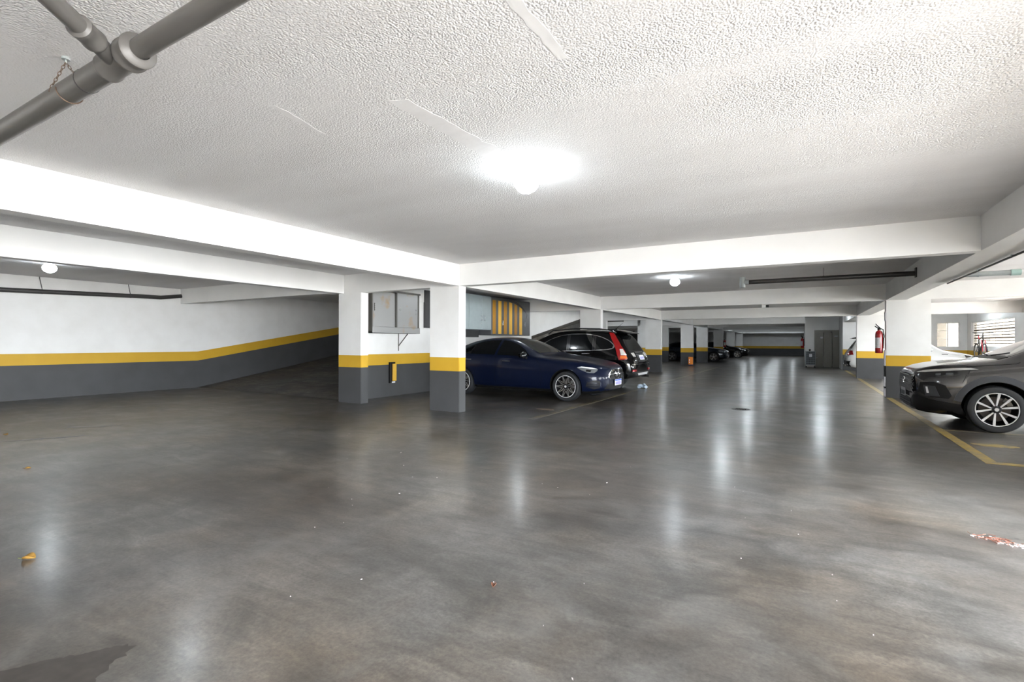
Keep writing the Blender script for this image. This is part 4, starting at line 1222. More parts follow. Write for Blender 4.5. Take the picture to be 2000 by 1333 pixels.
gc.patch('windscreen_patch', [(-1.42, .42, 1.27), (-1.47, .34, 1.33), (-1.50, .40, 1.35), (-1.52, .47, 1.345), (-1.50, .53, 1.30), (-1.45, .52, 1.27)], (1, .6, .5), 'teal', g=.03, eps=.006)  # plain teal patch laid on the windscreen

# --- white car behind the right pillars, seen from both ends ----------
wc = Car(suv_spec('whitecar', 'tall'))
wc.start('hatchback_car', 'white car in the sunlit right bay, bonnet beside the extinguisher pillar, tail left of it', 'car', (5.60, 25.1, 0), 0)
wc.root.scale = (.905, 1, .97)
wc.wheels('ypairs', .21)
wc.side('side_glass', [(1.62, 1.08), (1.87, 1.26), (2.2, 1.43), (2.7, 1.52), (3.2, 1.52), (3.6, 1.44), (3.9, 1.30), (3.95, 1.15), (2.6, 1.08)], 'glass', eps=.006, g=.06)
wc.patch('windscreen', [(-1.22, .66, 1.15), (-1.9, .56, 1.53), (-1.95, 0, 1.56), (-1.9, -.56, 1.53), (-1.22, -.66, 1.15)], (1, 0, .8), 'windscreen', g=.08)
wc.patch('rear_window', [(-4.13, .56, 1.47), (-4.3, .69, 1.13), (-4.3, -.69, 1.13), (-4.13, -.56, 1.47)], (-1, 0, .5), 'glass', g=.06)
wc.patch('tail_light', [(-4.3, .82, 1.05), (-4.40, .60, 1.06), (-4.42, .5, .95), (-4.42, .70, .84), (-4.26, .88, .88)], (-1, .7, .1), 'red', True, g=.04, eps=.01)
wc.patch('rear_bumper', [(-4.5, .86, .62), (-4.5, -.86, .62), (-4.5, -.80, .40), (-4.5, .80, .40)], (-1, 0, 0), 'black', g=.06, eps=.01)
wc.patch('headlight', [(-.12, .66, .82), (-.45, .86, .93), (-.42, .88, .80), (-.15, .72, .72)], (1, .8, 0), 'lens_dark', True, g=.05)
wc.side('side_marker', [(1.05, .94), (1.25, .95), (1.25, .925), (1.05, .92)], 'black', eps=.008)
bm = bmesh.new()
prism(bm, [(3.95, 1.655), (4.05, 1.64), (4.30, 1.575), (4.3, 1.545), (4.1, 1.55), (3.95, 1.59)], -.58, .58, lambda a, b, c: (-a, c, b))
link('spoiler', bevel(bm, .012, 2), 'gloss', wc.root, True)
for sd in (1, -1):
    bm = bmesh.new(); cyl(bm, (-4.40, sd * .55, .43), (-4.555, sd * .55, .43), .04, 12); link('exhaust_tip', bm, 'chrome', wc.root, True)
wc.mirror_pair(1.62, 1.10, 'whitecar')

# --- slate saloon far down the left row, and two dark cars ------------
sl = Car(sedan_spec('slatecar'))
sl.start('saloon_car', 'slate blue saloon far down the left row, between the suitcase pillar and the extinguisher', 'car', (-4.62, 38.55, 0), 0)
sl.wheels('five', .21)
finish_sedan(sl)
sl.plate((.03, 0, .42), (0, 0, 0), ('plate_grey', None, 'cladding'))
dk = Car(sedan_spec('blackcar'))
dk.start('saloon_car', 'last dark saloon with bright headlamps nearest the far end wall', 'car', (-4.15, 48.7, 0), 0)
dk.wheels('five', .21)
finish_sedan(dk)
rb = dup(dk.root, (-5.95, 20.95, 0), 0, 'black car mostly hidden between the off-roader tail and the next pillar')
rb = dup(dk.root, (-5.3, 41.3, 0), 0, 'dark car parked behind the slate saloon')

# ------------------------------------------------------------------ lockers on the cabinet wall
t = thing('steel_cabinet', 'rust-stained steel wall cabinet with two sliding doors beside the ramp pillar', 'cabinet', (XW + .004, 7.99, 1.51))
D = 0.34
bm = bmesh.new()
for a in ((0, .02, 0, 1.58, 0, .99), (0, D, 0, .03, 0, .99), (0, D, 1.53, 1.58, .0, .99), (0, D, 0, 1.58, 0, .03), (0, D + .03, -.01, 1.59, .95, .99)):
    box(bm, *a)
link('carcass', bm, 'steel_dark', t)
link('door', bevel(B(D - .05, D - .03, .04, .82, .14, .95), .004, 1), 'steel', t)
link('door', bevel(B(D - .02, D, .80, 1.52, .14, .95), .004, 1), 'steel', t)
link('plinth', bevel(B(.02, D + .02, .005, 1.585, 0, .14), .004, 1), 'steel', t)
link('door_stile', B(D - .03, D + .004, .765, .80, .14, .95), 'steel_dark', t)
ds = [c for c in t.children if c.name.startswith('door') and not c.name.startswith('door_s')]
bm = bmesh.new()
for k in range(4): tube(bm, [(D - .025, .10, .50 + k * .045), (D - .015, .10, .52 + k * .045), (D - .025, .10, .535 + k * .045)], .010, 6)
link('handle', bm, 'steel_dark', ds[0])
bm = bmesh.new(); tube(bm, [(D, 1.42, .46), (D + .035, 1.42, .47), (D + .035, 1.42, .58), (D, 1.42, .59)], .008, 8)
link('handle', bm, 'chrome', ds[1])
bm = bmesh.new(); cyl(bm, (D, .88, .56), (D + .012, .88, .56), .02, 12); link('lock', bm, 'chrome', ds[1])
bm = bmesh.new(); tube(bm, [(0.01, 1.20, -.30), (D - .03, 1.20, 0)], .012, 6); tube(bm, [(.01, 1.20, -.42), (.01, 1.20, 0)], .008, 6)
link('bracket', bm, 'steel_dark', t)

t = thing('locker', 'plain dark grey wall locker half hidden by the nearest pillar', 'locker', (XW + .004, 10.13, 1.68))
link('carcass', bevel(B(0, .05, 0, .60, 0, .99), .005, 1), 'darkpanel', t)
link('door', bevel(B(.05, .062, .02, .58, .02, .97), .003, 1), 'darkpanel', t)

t = thing('locker', 'pale blue-grey enamel wall locker with two chrome handles above the navy saloon', 'locker', (XW + .004, 10.76, 1.67))
LD = .585
link('carcass', bevel(B(0, LD, 0, 1.725, 0, .99), .006, 1), 'bluegrey', t)
for a, b_ in ((.01, .575), (.59, 1.235), (1.245, 1.715)):
    d_ = link('door', bevel(B(LD, LD + .016, a, b_, .02, .97), .005, 1), 'bluegrey', t)
    if a > .1:
        y = 1.16 if a < 1 else 1.32
        bm = bmesh.new(); tube(bm, [(LD + .016, y, .26), (LD + .06, y, .27), (LD + .06, y, .39), (LD + .016, y, .40)], .012, 8)
        link('handle', bm, 'chrome', d_)
bm = bmesh.new(); cyl(bm, (LD + .016, 1.19, .18), (LD + .028, 1.19, .18), .016, 10); link('lock', bm, 'chrome', t)
o = link('dark_box', bevel(B(XW + .004, XW + .2, 11.75, 12.42, 1.46, 1.665), .004, 1), 'darkpanel')  # flat dark box below the locker
tag(o, 'flat dark grey box fixed under the blue-grey locker', 'box')

t = thing('striped_locker', 'grey locker with six yellow vertical stripes and a black arc across its top', 'locker', (XW + .004, 12.50, 1.53))
link('carcass', bevel(B(0, LD, 0, 2.41, 0, 1.14), .006, 1), 'greycab', t)
d1 = link('door', bevel(B(LD, LD + .016, .01, 1.19, .01, 1.13), .003, 1), 'greycab', t)
d2 = link('door', bevel(B(LD, LD + .016, 1.21, 2.40, .01, 1.13), .003, 1), 'greycab', t)
F0 = LD + .016
def arc_z(y): return 1.045 if y < .7 else 1.045 - .36 * ((y - .7) / 1.5) ** 2.8
for k in range(6):
    y = .05 + k * .325
    w_ = .175
    bm = bmesh.new()
    prism(bm, [(y, .03), (y + w_, .03), (y + w_, arc_z(y + w_)), (y, arc_z(y))], F0, F0 + .004, lambda a, b, c: (c, a, b))
    link('stripe', bm, 'ochre' if k % 2 == 0 else 'amber', d1 if y < 1.1 else d2)
bm = bmesh.new()
ys = np.linspace(.30, 2.2, 26)
top = [(y, min(1.125, arc_z(y) + .012 + .075 * math.sin(PI * (y - .30) / 2.1))) for y in ys]
bot = [(y, arc_z(y) + .003) for y in ys][::-1]
end = [(2.12, arc_z(2.2) - .14)]
prism(bm, top + end + bot, F0 + .001, F0 + .008, lambda a, b, c: (c, a, b))
link('arc', bm, 'blackvinyl', t)
for y, dd in ((.58, d1), (1.98, d2)):
    bm = bmesh.new(); tube(bm, [(F0, y, .30), (F0 + .04, y, .31), (F0 + .04, y, .44), (F0, y, .45)], .011, 8)
    link('handle', bm, 'chrome', dd)

t = thing('wall_guard', 'black and yellow rubber bumper strip standing on the cabinet wall', 'bumper', (XW + .002, 8.86, .32))
link('back', bevel(B(0, .06, 0, .17, 0, .50), .004, 1), 'black', t)
link('strip', bevel(B(.06, .10, .06, .17, .05, .46), .004, 1), 'amber', t)
link('tag', B(.06, .064, .05, .16, .0, .035), 'plate', t)

# ------------------------------------------------------------------ pipes
PY, PZ = 1.05, 2.56
t = thing('drain_pipe', 'thick grey drain pipe with a wye joint hanging from the ceiling, nearest the camera', 'pipe', (0, PY, PZ))
bm = bmesh.new(); cyl(bm, (-12, 0, 0), (-2.72, 0, 0), .053, 24); link('pipe', bm, 'pvc', t, True)
bm = bmesh.new(); cyl(bm, (-2.60, 0, .004), (1.65, 0, .004), .042, 24); link('pipe', bm, 'pvc', t, True)
bm = bmesh.new()
lathe(bm, [(.05, -2.78), (.057, -2.78), (.062, -2.77), (.062, -2.755), (.057, -2.745), (.055, -2.60), (.058, -2.58), (.068, -2.575), (.072, -2.565), (.072, -2.555), (.066, -2.545), (.066, -2.51), (.073, -2.503), (.073, -2.49), (.066, -2.482), (.05, -2.478), (.042, -2.47)], axis=(1, 0, 0), seg=28)
link('wye_joint', bm, 'pvc', t, True)
bm = bmesh.new()
dv = Vector((.66, -.75, .0)).normalized(); a0 = Vector((-2.68, 0, 0))
def al(k): return a0 + dv * k
lathe(bm, [(.038, .0), (.038, .15), (.043, .155), (.047, .165), (.047, .18), (.044, .19), (.044, .25), (.047, .255), (.047, .27), (.04, .275), (.036, .28)], origin=a0, axis=dv, seg=24)
link('wye_branch', bm, 'pvc', t, True)
bm = bmesh.new(); cyl(bm, al(.2), al(3.2), .036, 24); link('branch_pipe', bm, 'pvc', t, True)
bm = bmesh.new(); lathe(bm, [(.0535, -.004), (.055, -.004), (.055, .004), (.0535, .004)], origin=(-3.0, 0, 0), axis=(1, 0, 0), seg=24, close=True)
link('strap', bm, 'pvc_dark', t)
# chain
t = thing('chain', 'rusty little chain looped round the drain pipe', 'chain', (-3.25, PY, HC))
bm = bmesh.new(); cyl(bm, (0, 0, 0), (0, 0, -.012), .018, 10); cyl(bm, (0, 0, -.01), (0, 0, -.03), .005, 6); link('hook', bm, 'pvc_pale', t)
lk = None
for sd, dx in ((1, .07), (-1, -.02)):
    p = Vector((0, 0, -.025)); q = Vector((dx * 1.6, sd * .055, -.187 + .0))
    n = 9
    for k in range(n):
        c = p.lerp(q, (k + .5) / n)
        if lk is None:
            bm = bmesh.new()
            pts = [(.006 * math.cos(a), 0, .013 * math.sin(a)) for a in [2 * PI * j / 12 for j in range(13)]]
            tube(bm, pts, .0018, 5, cap=False)
            o = link('chain_link', bm, 'chain', t); lk = o.data
        else:
            o = bpy.data.objects.new('chain_link', lk); C.objects.link(o); o.parent = t
        dirv = (q - p).normalized()
        o.rotation_mode = 'QUATERNION'
        o.rotation_quaternion = dirv.to_track_quat('Z', 'Y') @ Matrix.Rotation(PI / 2 * (k % 2), 3, 'Z').to_quaternion()
        o.location = c
bm = bmesh.new()
tube(bm, [(.05, .056 * math.sin(a), -.187 + .056 * math.cos(a)) for a in np.linspace(-PI * .5, -PI * 1.5, 14)], .003, 5)
link('loop', bm, 'chain', t)

t = thing('drain_pipe', 'dark pipe with capped end crossing behind the nearest cross beam', 'pipe', (0, 11.2, 2.545))
bm = bmesh.new(); cyl(bm, (-1.06, 0, 0), (XR, 0, 0), .045, 16); link('pipe', bm, 'pvc_dark', t, True)
bm = bmesh.new(); lathe(bm, [(0, -.11), (.05, -.11), (.055, -.10), (.055, .10), (.05, .11), (.0, .11)], origin=(-1.08, 0, .0), axis=(0, 0, 1), seg=20)
lathe(bm, [(.05, -.03), (.052, .1), (.045, .1)], origin=(-1.06, 0, 0), axis=(1, 0, 0), seg=16)
link('end_fitting', bm, 'pvc_pale', t, True)
bm = bmesh.new(); lathe(bm, [(.0455, -.01), (.049, -.01), (.049, .01), (.0455, .01)], origin=(.33, 0, 0), axis=(1, 0, 0), seg=16, close=True); cyl(bm, (.33, 0, .045), (.33, 0, HC - 2.545), .004, 6)
link('strap', bm, 'pvc_dark', t)
link('wall_flange', B(XR - .02, XR, -.055, .055, -.07, .10), 'pvc_dark', t)

t = thing('drain_pipe', 'dark pipe with a bend running high along the left wall', 'pipe', (XL + .14, 0, 2.42))
bm = bmesh.new(); tube(bm, [(0, Y0, -.09), (0, 3.6, -.03), (0, 6.45, .045), (.02, 6.72, .045), (.05, 7.22, .12)], .052, 14); link('pipe', bm, 'pvc_dark', t, True)
for y in (4.35, 6.05):
    bm = bmesh.new(); tube(bm, [(0, y - .05, .32), (0, y, .05)], .008, 6); lathe(bm, [(.053, -.008), (.056, -.008), (.056, .008), (.053, .008)], origin=(0, y, (y - 3.6) * .026 - .03), axis=(0, 1, 0), seg=14, close=True)
    link('hanger', bm, 'pvc_dark', t)

t = thing('drain_pipe', 'pale grey pipe with teal fitting in the right bay', 'pipe', (0, 10.85, 2.44))
bm = bmesh.new(); cyl(bm, (XR + .4, 0, 0), (2.86, 0, 0), .042, 16); link('pipe', bm, 'pvc_pale', t, True)
bm = bmesh.new(); lathe(bm, [(.042, 2.84), (.05, 2.84), (.05, 2.96), (.042, 2.96)], axis=(1, 0, 0), seg=18, close=True); link('fitting', bm, 'pvc_teal', t, True)
bm = bmesh.new(); tube(bm, [(2.94, 0, 0), (3.02, 0, .01), (3.05, 0, .05), (3.06, 0, HC - 2.44)], .044, 14); link('elbow', bm, 'lampbase', t, True)
bm = bmesh.new(); lathe(bm, [(.043, -.01), (.047, -.01), (.047, .01), (.043, .01)], origin=(2.45, 0, 0), axis=(1, 0, 0), seg=16, close=True); cyl(bm, (2.45, 0, .04), (2.45, 0, HC - 2.44), .004, 6); link('strap', bm, 'cage', t)

t = thing('conduit', 'thin grey conduit clipped along the right girder edge', 'conduit', (XR + .395, 0, HB - .012))
bm = bmesh.new(); cyl(bm, (0, 4.0, -.008), (0, 11.05, -.008), .014, 8); link('tube', bm, 'pvc_dark', t, True)
for y in (5.2, 6.6, 8.0, 9.3, 10.6):
    link('clip', B(-.02, .014, y - .012, y + .012, -.012, .012), 'cage', t)

t = thing('ceiling_sensor', 'tiny white sensor under the third cross beam', 'sensor', (-.95, 15.5, HC - .06))
bm = bmesh.new(); box(bm, -.05, .05, -.05, .05, -.40, -.31); link('housing', bevel(bm, .008), 'lampbase', t)
bm = bmesh.new(); cyl(bm, (0, 0, -.31), (0, 0, .06), .010, 8); link('stem', bm, 'lampbase', t)
bm = bmesh.new(); box(bm, .05, .12, -.04, .04, -.39, -.32); link('eye', bm, 'black', t)

# ------------------------------------------------------------------ fire extinguishers
def extinguisher(label, loc, rz, side):
    t = thing('fire_extinguisher', label, 'extinguisher', loc, rz, None)
    bm = bmesh.new(); lathe(bm, [(0, 0), (.07, 0), (.077, .012), (.079, .03), (.079, .46), (.073, .50), (.055, .535), (.03, .55), (.03, .57), (0, .57)], seg=24)
    link('cylinder', bm, 'redpaint', t, True, 50)
    bm = bmesh.new(); lathe(bm, [(.028, .57), (.034, .575), (.034, .60), (.02, .61), (0, .61)], seg=14)
    tube(bm, [(.03, 0, .60), (-.03, 0, .62), (-.085, 0, .66)], [.014, .012, .010], 8)
    tube(bm, [(.02, 0, .615), (-.03, 0, .665), (-.07, 0, .72)], [.012, .011, .009], 8)
    link('valve', bm, 'black', t, True)
    bm = bmesh.new(); tube(bm, [(.03, .02, .60), (.085, .05, .58), (.10, .075, .45), (.095, .08, .25), (.09, .075, .12)], .012, 8)
    link('hose', bm, 'black', t, True)
    bm = bmesh.new()
    for k in range(10):
        a0_, a1_ = side - .75 + .15 * k, side - .75 + .15 * (k + 1)
        p = [bm.verts.new((.0815 * math.cos(a), .0815 * math.sin(a), z)) for a, z in ((a0_, .13), (a1_, .13), (a1_, .38), (a0_, .38))]
        bm.faces.new(p)
    link('label', bm, 'paperlabel', t, True)
    link('bracket', B(.075, .12, -.03, .03, .38, .44), 'cage', t)
    return t
extinguisher('red fire extinguisher on the pillar behind the grey crossover', (XR - .122, YB[1] + .10, 1.07), 0, -PI * .70)
e2 = extinguisher('small distant red extinguisher on the far left-row pillar', (XC + .12, YB[5] + .1, 1.0), PI, PI * .5)
e3 = extinguisher('small distant red extinguisher at the lift corner', (.07 - .12, YLIFT + .35, 1.05), 0, -PI * .70)
t = thing('sign', 'small white and red sign above the nearest extinguisher', 'sign', (XR, YB[1] + .10, 1.93))
link('panel', B(-.012, 0, -.10, .10, -.07, .15), 'plate', t)
link('panel_band', B(-.014, -.012, -.10, .10, .12, .15), 'redpaint', t)
t = thing('corner_guard', 'black and white striped guard strip under the nearest extinguisher', 'guard', (XR, YB[1] + .10, 0))
zz = 0.02
for k, (hh, mt) in enumerate([(.20, 'plate'), (.045, 'black'), (.24, 'plate'), (.26, 'black'), (.38, 'plate')]):
    link('band', B(-.02, 0, -.09, .09, zz, zz + hh), mt, t); zz += hh

# ------------------------------------------------------------------ lift doors
t = struct('door_1', 'olive grey lift doors at the end of the aisle', B(.52, .60, YLIFT - .03, YLIFT + .05, 0, 2.03), 'liftframe', 'door')
link('lintel', B(.60, 1.8, YLIFT - .03, YLIFT + .05, 1.88, 2.03), 'liftframe', t)
link('jamb', B(1.74, 1.8, YLIFT - .03, YLIFT + .05, 0, 1.88), 'liftframe', t)
for a, b_, off in ((.60, .94, .0), (.95, 1.335, .012), (1.35, 1.74, .0)):
    link('leaf', bevel(B(a, b_, YLIFT - .012 - off, YLIFT + .03, .01, 1.88), .003, 1), 'liftdoor', t)
link('track_box', B(1.26, 1.34, YLIFT - .06, YLIFT - .03, 1.90, 1.95), 'black', t)
link('notice', B(.80, .92, YLIFT - .02, YLIFT - .013, 1.58, 1.68), 'paperlabel', t)
link('notice', B(1.44, 1.60, YLIFT - .02, YLIFT - .013, 1.68, 1.73), 'cage', t)

# trolley by the lift
t = thing('trolley', 'grey wire cage trolley standing left of the lift doors', 'trolley', (.33, 31.55, 0))
bm = bmesh.new()
for x in (-.22, .22):
    for y in (-.18, .18):
        cyl(bm, (x, y, .07), (x, y, .90), .012, 8)
for z in (.16, .52, .88):
    for y in (-.18, .18): cyl(bm, (-.22, y, z), (.22, y, z), .010, 6)
    for x in (-.22, .22): cyl(bm, (x, -.18, z), (x, .18, z), .010, 6)
tube(bm, [(.22, -.18, .52), (.32, -.18, .54), (.32, .18, .54), (.22, .18, .52)], .010, 6)
link('frame', bm, 'cage', t)
bm = bmesh.new()
for k in range(1, 6): cyl(bm, (-.22 + .0733 * k, -.18, .16), (-.22 + .0733 * k, -.18, .88), .005, 5)
for k in range(1, 6): cyl(bm, (-.22, -.18, .16 + .12 * k), (.22, -.18, .16 + .12 * k), .005, 5)
link('grid', bm, 'cage', t)
link('liner', B(-.20, .20, -.165, .165, .17, .86), 'cagefill', t)
link('notice', B(-.06, .08, -.20, -.19, .58, .74), 'plate', t)
for x in (-.2, .2):
    for y in (-.16, .16):
        bm = bmesh.new(); cyl(bm, (x, y - .012, .035), (x, y + .012, .035), .035, 12); link('caster', bm, 'black', t)
bm = bmesh.new(); bmesh.ops.create_uvsphere(bm, u_segments=16, v_segments=10, radius=.055)
for v in bm.verts: v.co.z *= .8
bm2 = bm; cyl(bm2, (0, 0, -.06), (0, 0, -.035), .03, 12)
o = link('ball', bm2, 'black', None, True); o.location = (.30, 31.5, .95)
tag(o, 'small black round knob resting on the wire trolley', 'knob')

# suitcase
t = SC = thing('suitcase', 'orange suitcase with a white and red sticker at the foot of a pillar', 'suitcase', (-5.60, 30.02, 0), .15)
link('shell', bevel(B(-.20, .20, -.12, .12, .08, .60), .03, 3), 'orange', t, True)
bm = bmesh.new()
for x in (-.14, .14): cyl(bm, (x, -.06, .04), (x, .06, .04), .04, 12)
box(bm, -.19, .19, -.11, .11, .06, .09)
link('base', bm, 'bluecloth', t)
bm = bmesh.new(); tube(bm, [(-.08, 0, .59), (-.08, 0, .64), (.08, 0, .64), (.08, 0, .59)], .010, 6); link('handle', bm, 'black', t)
link('sticker', B(-.14, -.07, -.126, -.119, .20, .44), 'plate', t)
link('sticker_mark', B(-.13, -.08, -.129, -.125, .27, .33), 'redpaint', t)

SC.scale = (.62, .7, .85)
# pale lump under the off-roader tail
bm = bmesh.new(); bmesh.ops.create_icosphere(bm, subdivisions=3, radius=.16)
for v in bm.verts:
    n = v.co.normalized()
    v.co = Vector((v.co.x * .7, v.co.y * 1.0, max(-.03, v.co.z * .42))) * (1 + .5 * math.sin(n.x * 4 + 1) * math.sin(n.y * 3) + .18 * math.sin(n.x * 9 + n.y * 5) * math.cos(n.z * 7))
zmin = min(v.co.z for v in bm.verts)
for v in bm.verts: v.co.z -= zmin
o = link('pale_lump', bm, 'lump', None, True); o.location = (-3.98, 14.3, 0)
tag(o, 'crumpled pale blue lump under the black off-roader tail', 'lump')

# ------------------------------------------------------------------ bicycle hung on the right wall
t = thing('bicycle', 'dark bicycle with red trim hung by the sunlit barred window', 'bicycle', (6.0, 26.6, .66))
def bw(name, y, z):
    bm = bmesh.new()
    tube(bm, [(0, y + .31 * math.cos(a), z + .31 * math.sin(a)) for a in [2 * PI * k / 36 for k in range(37)]], .022, 8, cap=False)
    w_ = link(name, bm, 'tyre', t, True)
    bm = bmesh.new()
    tube(bm, [(0, y + .285 * math.cos(a), z + .285 * math.sin(a)) for a in [2 * PI * k / 36 for k in range(37)]], .010, 6, cap=False)
    for k in range(14):
        a = 2 * PI * k / 14
        cyl(bm, (.02 * (-1) ** k, y, z), (0, y + .285 * math.cos(a), z + .285 * math.sin(a)), .0015, 4)
    cyl(bm, (-.04, y, z), (.04, y, z), .02, 8)
    link('spokes', bm, 'alloy_grey', w_)
bw('wheel', .10, .34); bw('wheel', -.92, .34)
bm = bmesh.new()
BB, ST, HT, HB_, RA, FA = (0, -.37, .36), (0, -.02, .86), (0, -.72, .95), (0, -.76, .82), (0, .10, .34), (0, -.92, .34)
BB = (0, -.33, .33)
for a, b_, r in ((BB, (0, -.21, .84), .019), ((0, -.22, .80), HT, .018), (HB_, BB, .022), (BB, RA, .011), ((0, -.22, .80), RA, .010), (HT, HB_, .021)):
    tube(bm, [a, b_], r, 8)
link('frame', bm, 'bikeframe', t, True)
bm = bmesh.new()
for x in (-.05, .05): tube(bm, [(x, -.765, .80), (x, -.80, .70), (x * .9, FA[1], FA[2])], .013, 6)
link('fork', bm, 'bikered', t, True)
bm = bmesh.new(); tube(bm, [HT, (0, -.70, 1.04), (0, -.76, 1.07)], .014, 8)
tube(bm, [(-.30, -.70, 1.09), (-.12, -.76, 1.08), (.12, -.76, 1.08), (.30, -.70, 1.09)], .012, 8); link('handlebar', bm, 'black', t, True)
bm = bmesh.new(); tube(bm, [(0, -.21, .84), (0, -.18, .97)], .013, 8); link('seat_post', bm, 'bikered', t)
bm = bmesh.new(); tube(bm, [(0, -.30, .985), (0, -.2, .99), (0, -.06, 1.0)], [.02, .05, .07], 8)
for v in bm.verts: v.co.z = .985 + (v.co.z - .985) * .4
link('saddle', bm, 'black', t, True)
bm = bmesh.new(); lathe(bm, [(0, -.01), (.09, -.008), (.09, .008), (0, .01)], origin=BB, axis=(1, 0, 0), seg=20); tube(bm, [(-.05, BB[1], BB[2]), (-.06, BB[1] - .1, BB[2] - .12)], .010, 6); tube(bm, [(.05, BB[1], BB[2]), (.06, BB[1] + .1, BB[2] + .12)], .010, 6)
link('crank', bm, 'black', t)
bm = bmesh.new(); cyl(bm, (.25, -.2, .70), (0, -.2, .70), .012, 8); cyl(bm, (.25, -.6, .80), (0, -.6, .80), .012, 8)
link('wall_hook', bm, 'cage', t)

# ------------------------------------------------------------------ floor marks and litter
def mark(name, label, poly, mat, cat='floor marking', z=.0025):
    bm = bmesh.new(); prism(bm, poly, 0.0003, z)
    o = link(name, bm, mat); tag(o, label, cat); o['kind'] = 'structure'
    return o
mark('parking_line', 'faded yellow line along the left stalls in front of the navy saloon', [(-4.05, 7.5), (-3.93, 7.5), (-3.93, 30), (-4.05, 30)], 'line_faint')
mark('parking_line', 'yellow line along the right stalls, ending in front of the grey crossover', [(1.72, 7.30), (1.84, 7.42), (1.84, 29.1), (1.72, 29.1)], 'line')
mark('parking_line', 'yellow line turning right across the stall mouth nearest the camera', [(1.72, 7.30), (5.9, 7.30), (5.9, 7.42), (1.84, 7.42)], 'line')
mark('parking_line', 'yellow stall divider under the grey crossover side', [(1.842, 9.78), (5.9, 9.78), (5.9, 9.88), (1.842, 9.88)], 'line_faint')
def blob(cx_, cy_, rx, ry, n=26, jag=.25, rot=0, seed=1):
    r = random.Random(seed); out = []
    ph = [r.uniform(0, 6.28) for _ in range(4)]
    for k in range(n):
        a = 2 * PI * k / n
        q = 1 + jag * (.5 * math.sin(2 * a + ph[0]) + .35 * math.sin(5 * a + ph[1]) + .3 * math.sin(9 * a + ph[2])) + r.uniform(-.3, .3) * jag
        x, y = rx * q * math.cos(a), ry * q * math.sin(a)
        out.append((cx_ + x * math.cos(rot) - y * math.sin(rot), cy_ + x * math.sin(rot) + y * math.cos(rot)))
    return out
mark('stall_mark', 'worn orange stall mark on the floor by the navy saloon wheel', blob(-4.35, 8.75, .16, .10, seed=3), 'line_orange')
mark('stall_mark', 'worn yellow stall mark on the floor beside the grey crossover wheel', blob(2.12, 8.62, .20, .13, seed=4), 'line')
# puddle at the bottom left, in floor coordinates
PUD = [(-3.1, .55), (-2.85, .62), (-2.72, .69), (-2.66, .80), (-2.58, .90), (-2.535, .975), (-2.50, 1.02), (-2.46, 1.03), (-2.445, 1.005), (-2.45, .985), (-2.41, .975), (-2.425, .94), (-2.37, .905), (-2.36, .86), (-2.28, .82), (-2.25, .76), (-2.2, .70), (-2.2, .5), (-2.4, .3), (-3.0, .3)]
PUDDLE = []
rp = random.Random(11)
for a, b_ in zip(PUD, PUD[1:] + PUD[:1]):
    n_ = max(1, int(math.hypot(b_[0] - a[0], b_[1] - a[1]) / .014))
    for k in range(n_):
        PUDDLE.append((a[0] + (b_[0] - a[0]) * k / n_ + rp.gauss(0, .004), a[1] + (b_[1] - a[1]) * k / n_ + rp.gauss(0, .004)))
mark('puddle', 'dark damp patch on the concrete at the bottom left', PUDDLE, 'wet', 'puddle', .0012)
mark('stain', 'long thin dark stain on the floor at the left edge', blob(-8.75, 2.62, .42, .07, rot=1.05, jag=.35, seed=8), 'stain', 'stain', .001)
mark('stain', 'dark streaky stain beyond the long thin one', blob(-9.35, 3.38, .30, .10, rot=1.0, jag=.5, seed=9), 'stain', 'stain', .001)

mark('floor_joint', 'thin dark joint line across the aisle through the drain cover', [(-3.9, 10.70), (1.715, 10.70), (1.715, 10.712), (-3.9, 10.712)], 'iron', 'floor joint', .001)
t = thing('drain_cover', 'round iron drain cover set in the aisle floor', 'drain cover', (-1.06, 10.77, 0))
bm = bmesh.new(); lathe(bm, [(0, .004), (.11, .004), (.115, .001), (.15, .001), (.155, .006), (.17, .004), (.175, 0)], seg=28); link('cover', bm, 'iron', t, True)
bm = bmesh.new()
for k in range(-3, 4): box(bm, k * .028 - .006, k * .028 + .006, -.08, .08, .004, .007)
link('grate', bm, 'matte', t)

def leaf(label, loc, sz, rz, mats, curl=.5):
    t = thing('fallen_leaf', label, 'leaf', loc, rz)
    bm = bmesh.new(); n = 10; rows = []
    for i in range(n + 1):
        u = i / n; w_ = sz * .42 * math.sin(PI * u) ** .8
        row = []
        for j in range(-2, 3):
            v = j / 2
            row.append(bm.verts.new((sz * (u - .5), v * w_, .004 + abs(v) ** 1.5 * w_ * curl + sz * .10 * (u - .5) ** 2)))
        rows.append(row)
    for a, b_ in zip(rows, rows[1:]):
        for j in range(4):
            bm.faces.new((a[j], a[j + 1], b_[j + 1], b_[j]))
    bmesh.ops.remove_doubles(bm, verts=bm.verts, dist=1e-5)
    o = link('blade', bm, mats[0], t, True)
    md = o.modifiers.new('s', 'SOLIDIFY'); md.thickness = .0015; md.offset = 1
    bm = bmesh.new(); tube(bm, [(-sz * .75, 0, .012), (-sz * .5, 0, .008), (0, 0, .006), (sz * .5, 0, .008)], [.0022, .002, .0016, .001], 5)
    link('stalk', bm, mats[1], t)
    return t
leaf('curled yellow leaf on the floor near the bottom left', (-3.98, 1.12, 0), .07, .75, ('leaf', 'leafgreen'), .9)
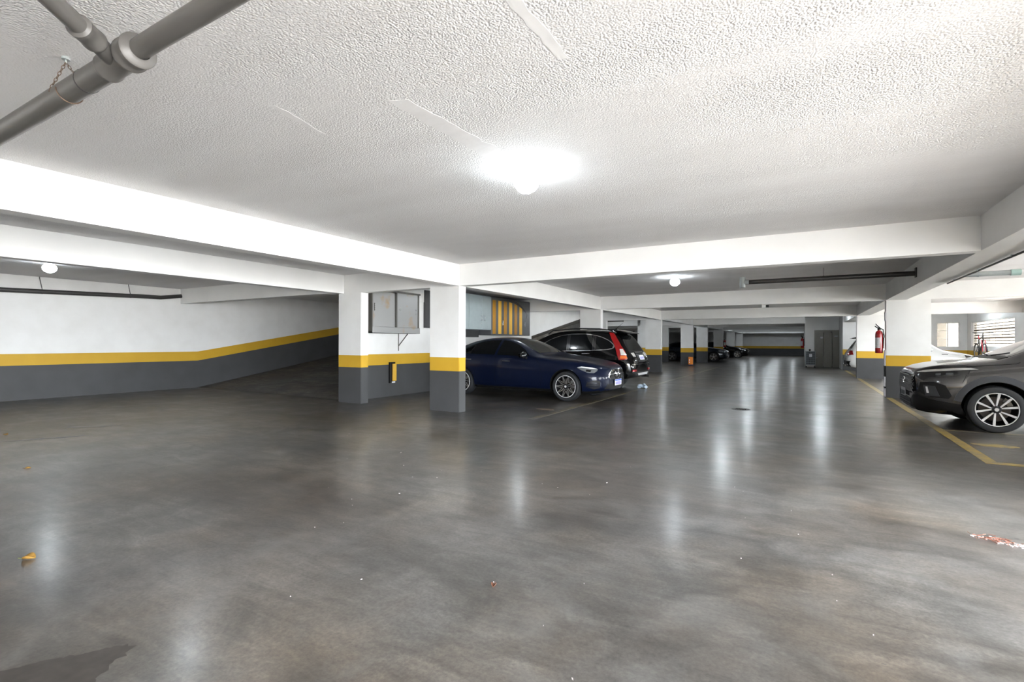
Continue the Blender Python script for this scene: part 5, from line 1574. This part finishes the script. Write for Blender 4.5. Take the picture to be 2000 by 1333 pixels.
leaf('small dry yellow leaf farther up the left floor', (-6.82, 1.91, 0), .05, 1.2, ('leaf', 'leafbrown'), .7)
leaf('tiny dry leaf at the far left edge of the floor', (-9.53, 2.44, 0), .06, .4, ('leaf', 'leafbrown'), .7)
leaf('small brown curled leaf in the middle of the floor', (-1.42, 2.25, 0), .035, -1.3, ('leafbrown', 'leafbrown'), 1.2)
# flaking paint and needles at the right
bm = bmesh.new(); r = random.Random(5)
for k in range(46):
    u = r.random(); x = 1.13 + (u - .5) * .26 + r.gauss(0, .02); y = 4.45 + (.5 - u) * .10 + r.gauss(0, .025)
    s_ = r.uniform(.004, .014); a = r.random() * 3
    prism(bm, [(x + s_ * math.cos(a + q) * r.uniform(.5, 1), y + s_ * math.sin(a + q) * r.uniform(.5, 1)) for q in (0, 1.3, 2.4, 3.6, 5)], 0, r.uniform(.002, .006))
o = link('paint_flakes', bm, 'crumb'); tag(o, 'scatter of pale paint flakes on the bright floor at the right', 'debris', kind='stuff')
bm = bmesh.new()
for k in range(60):
    x = 1.10 + r.gauss(0, .045); y = 4.46 + r.gauss(0, .035); a = r.random() * 6.28; l_ = r.uniform(.02, .06)
    tube(bm, [(x, y, .006 + r.random() * .012), (x + l_ * math.cos(a), y + l_ * math.sin(a), .004 + r.random() * .012)], .0018, 4)
o = link('dry_needles', bm, 'crumbred'); tag(o, 'little heap of reddish dry needles among the paint flakes', 'debris', kind='stuff')
# scattered white crumbs over the floor
bm = bmesh.new()
for k in range(46):
    y = r.uniform(1.4, 5.5); x = r.uniform(-1.0, .55) * y * 1.1 - .5
    s_ = r.uniform(.0015, .0035); a = r.random() * 3; l_ = r.choice([1, 1, 3])
    prism(bm, [(x + s_ * l_ * math.cos(a), y + s_ * l_ * math.sin(a)), (x - s_ * math.sin(a), y + s_ * math.cos(a)), (x - s_ * l_ * math.cos(a), y - s_ * l_ * math.sin(a)), (x + s_ * math.sin(a), y - s_ * math.cos(a))], 0, .004)
o = link('crumbs', bm, 'crumb'); tag(o, 'tiny white crumbs scattered over the middle of the floor', 'debris', kind='stuff')
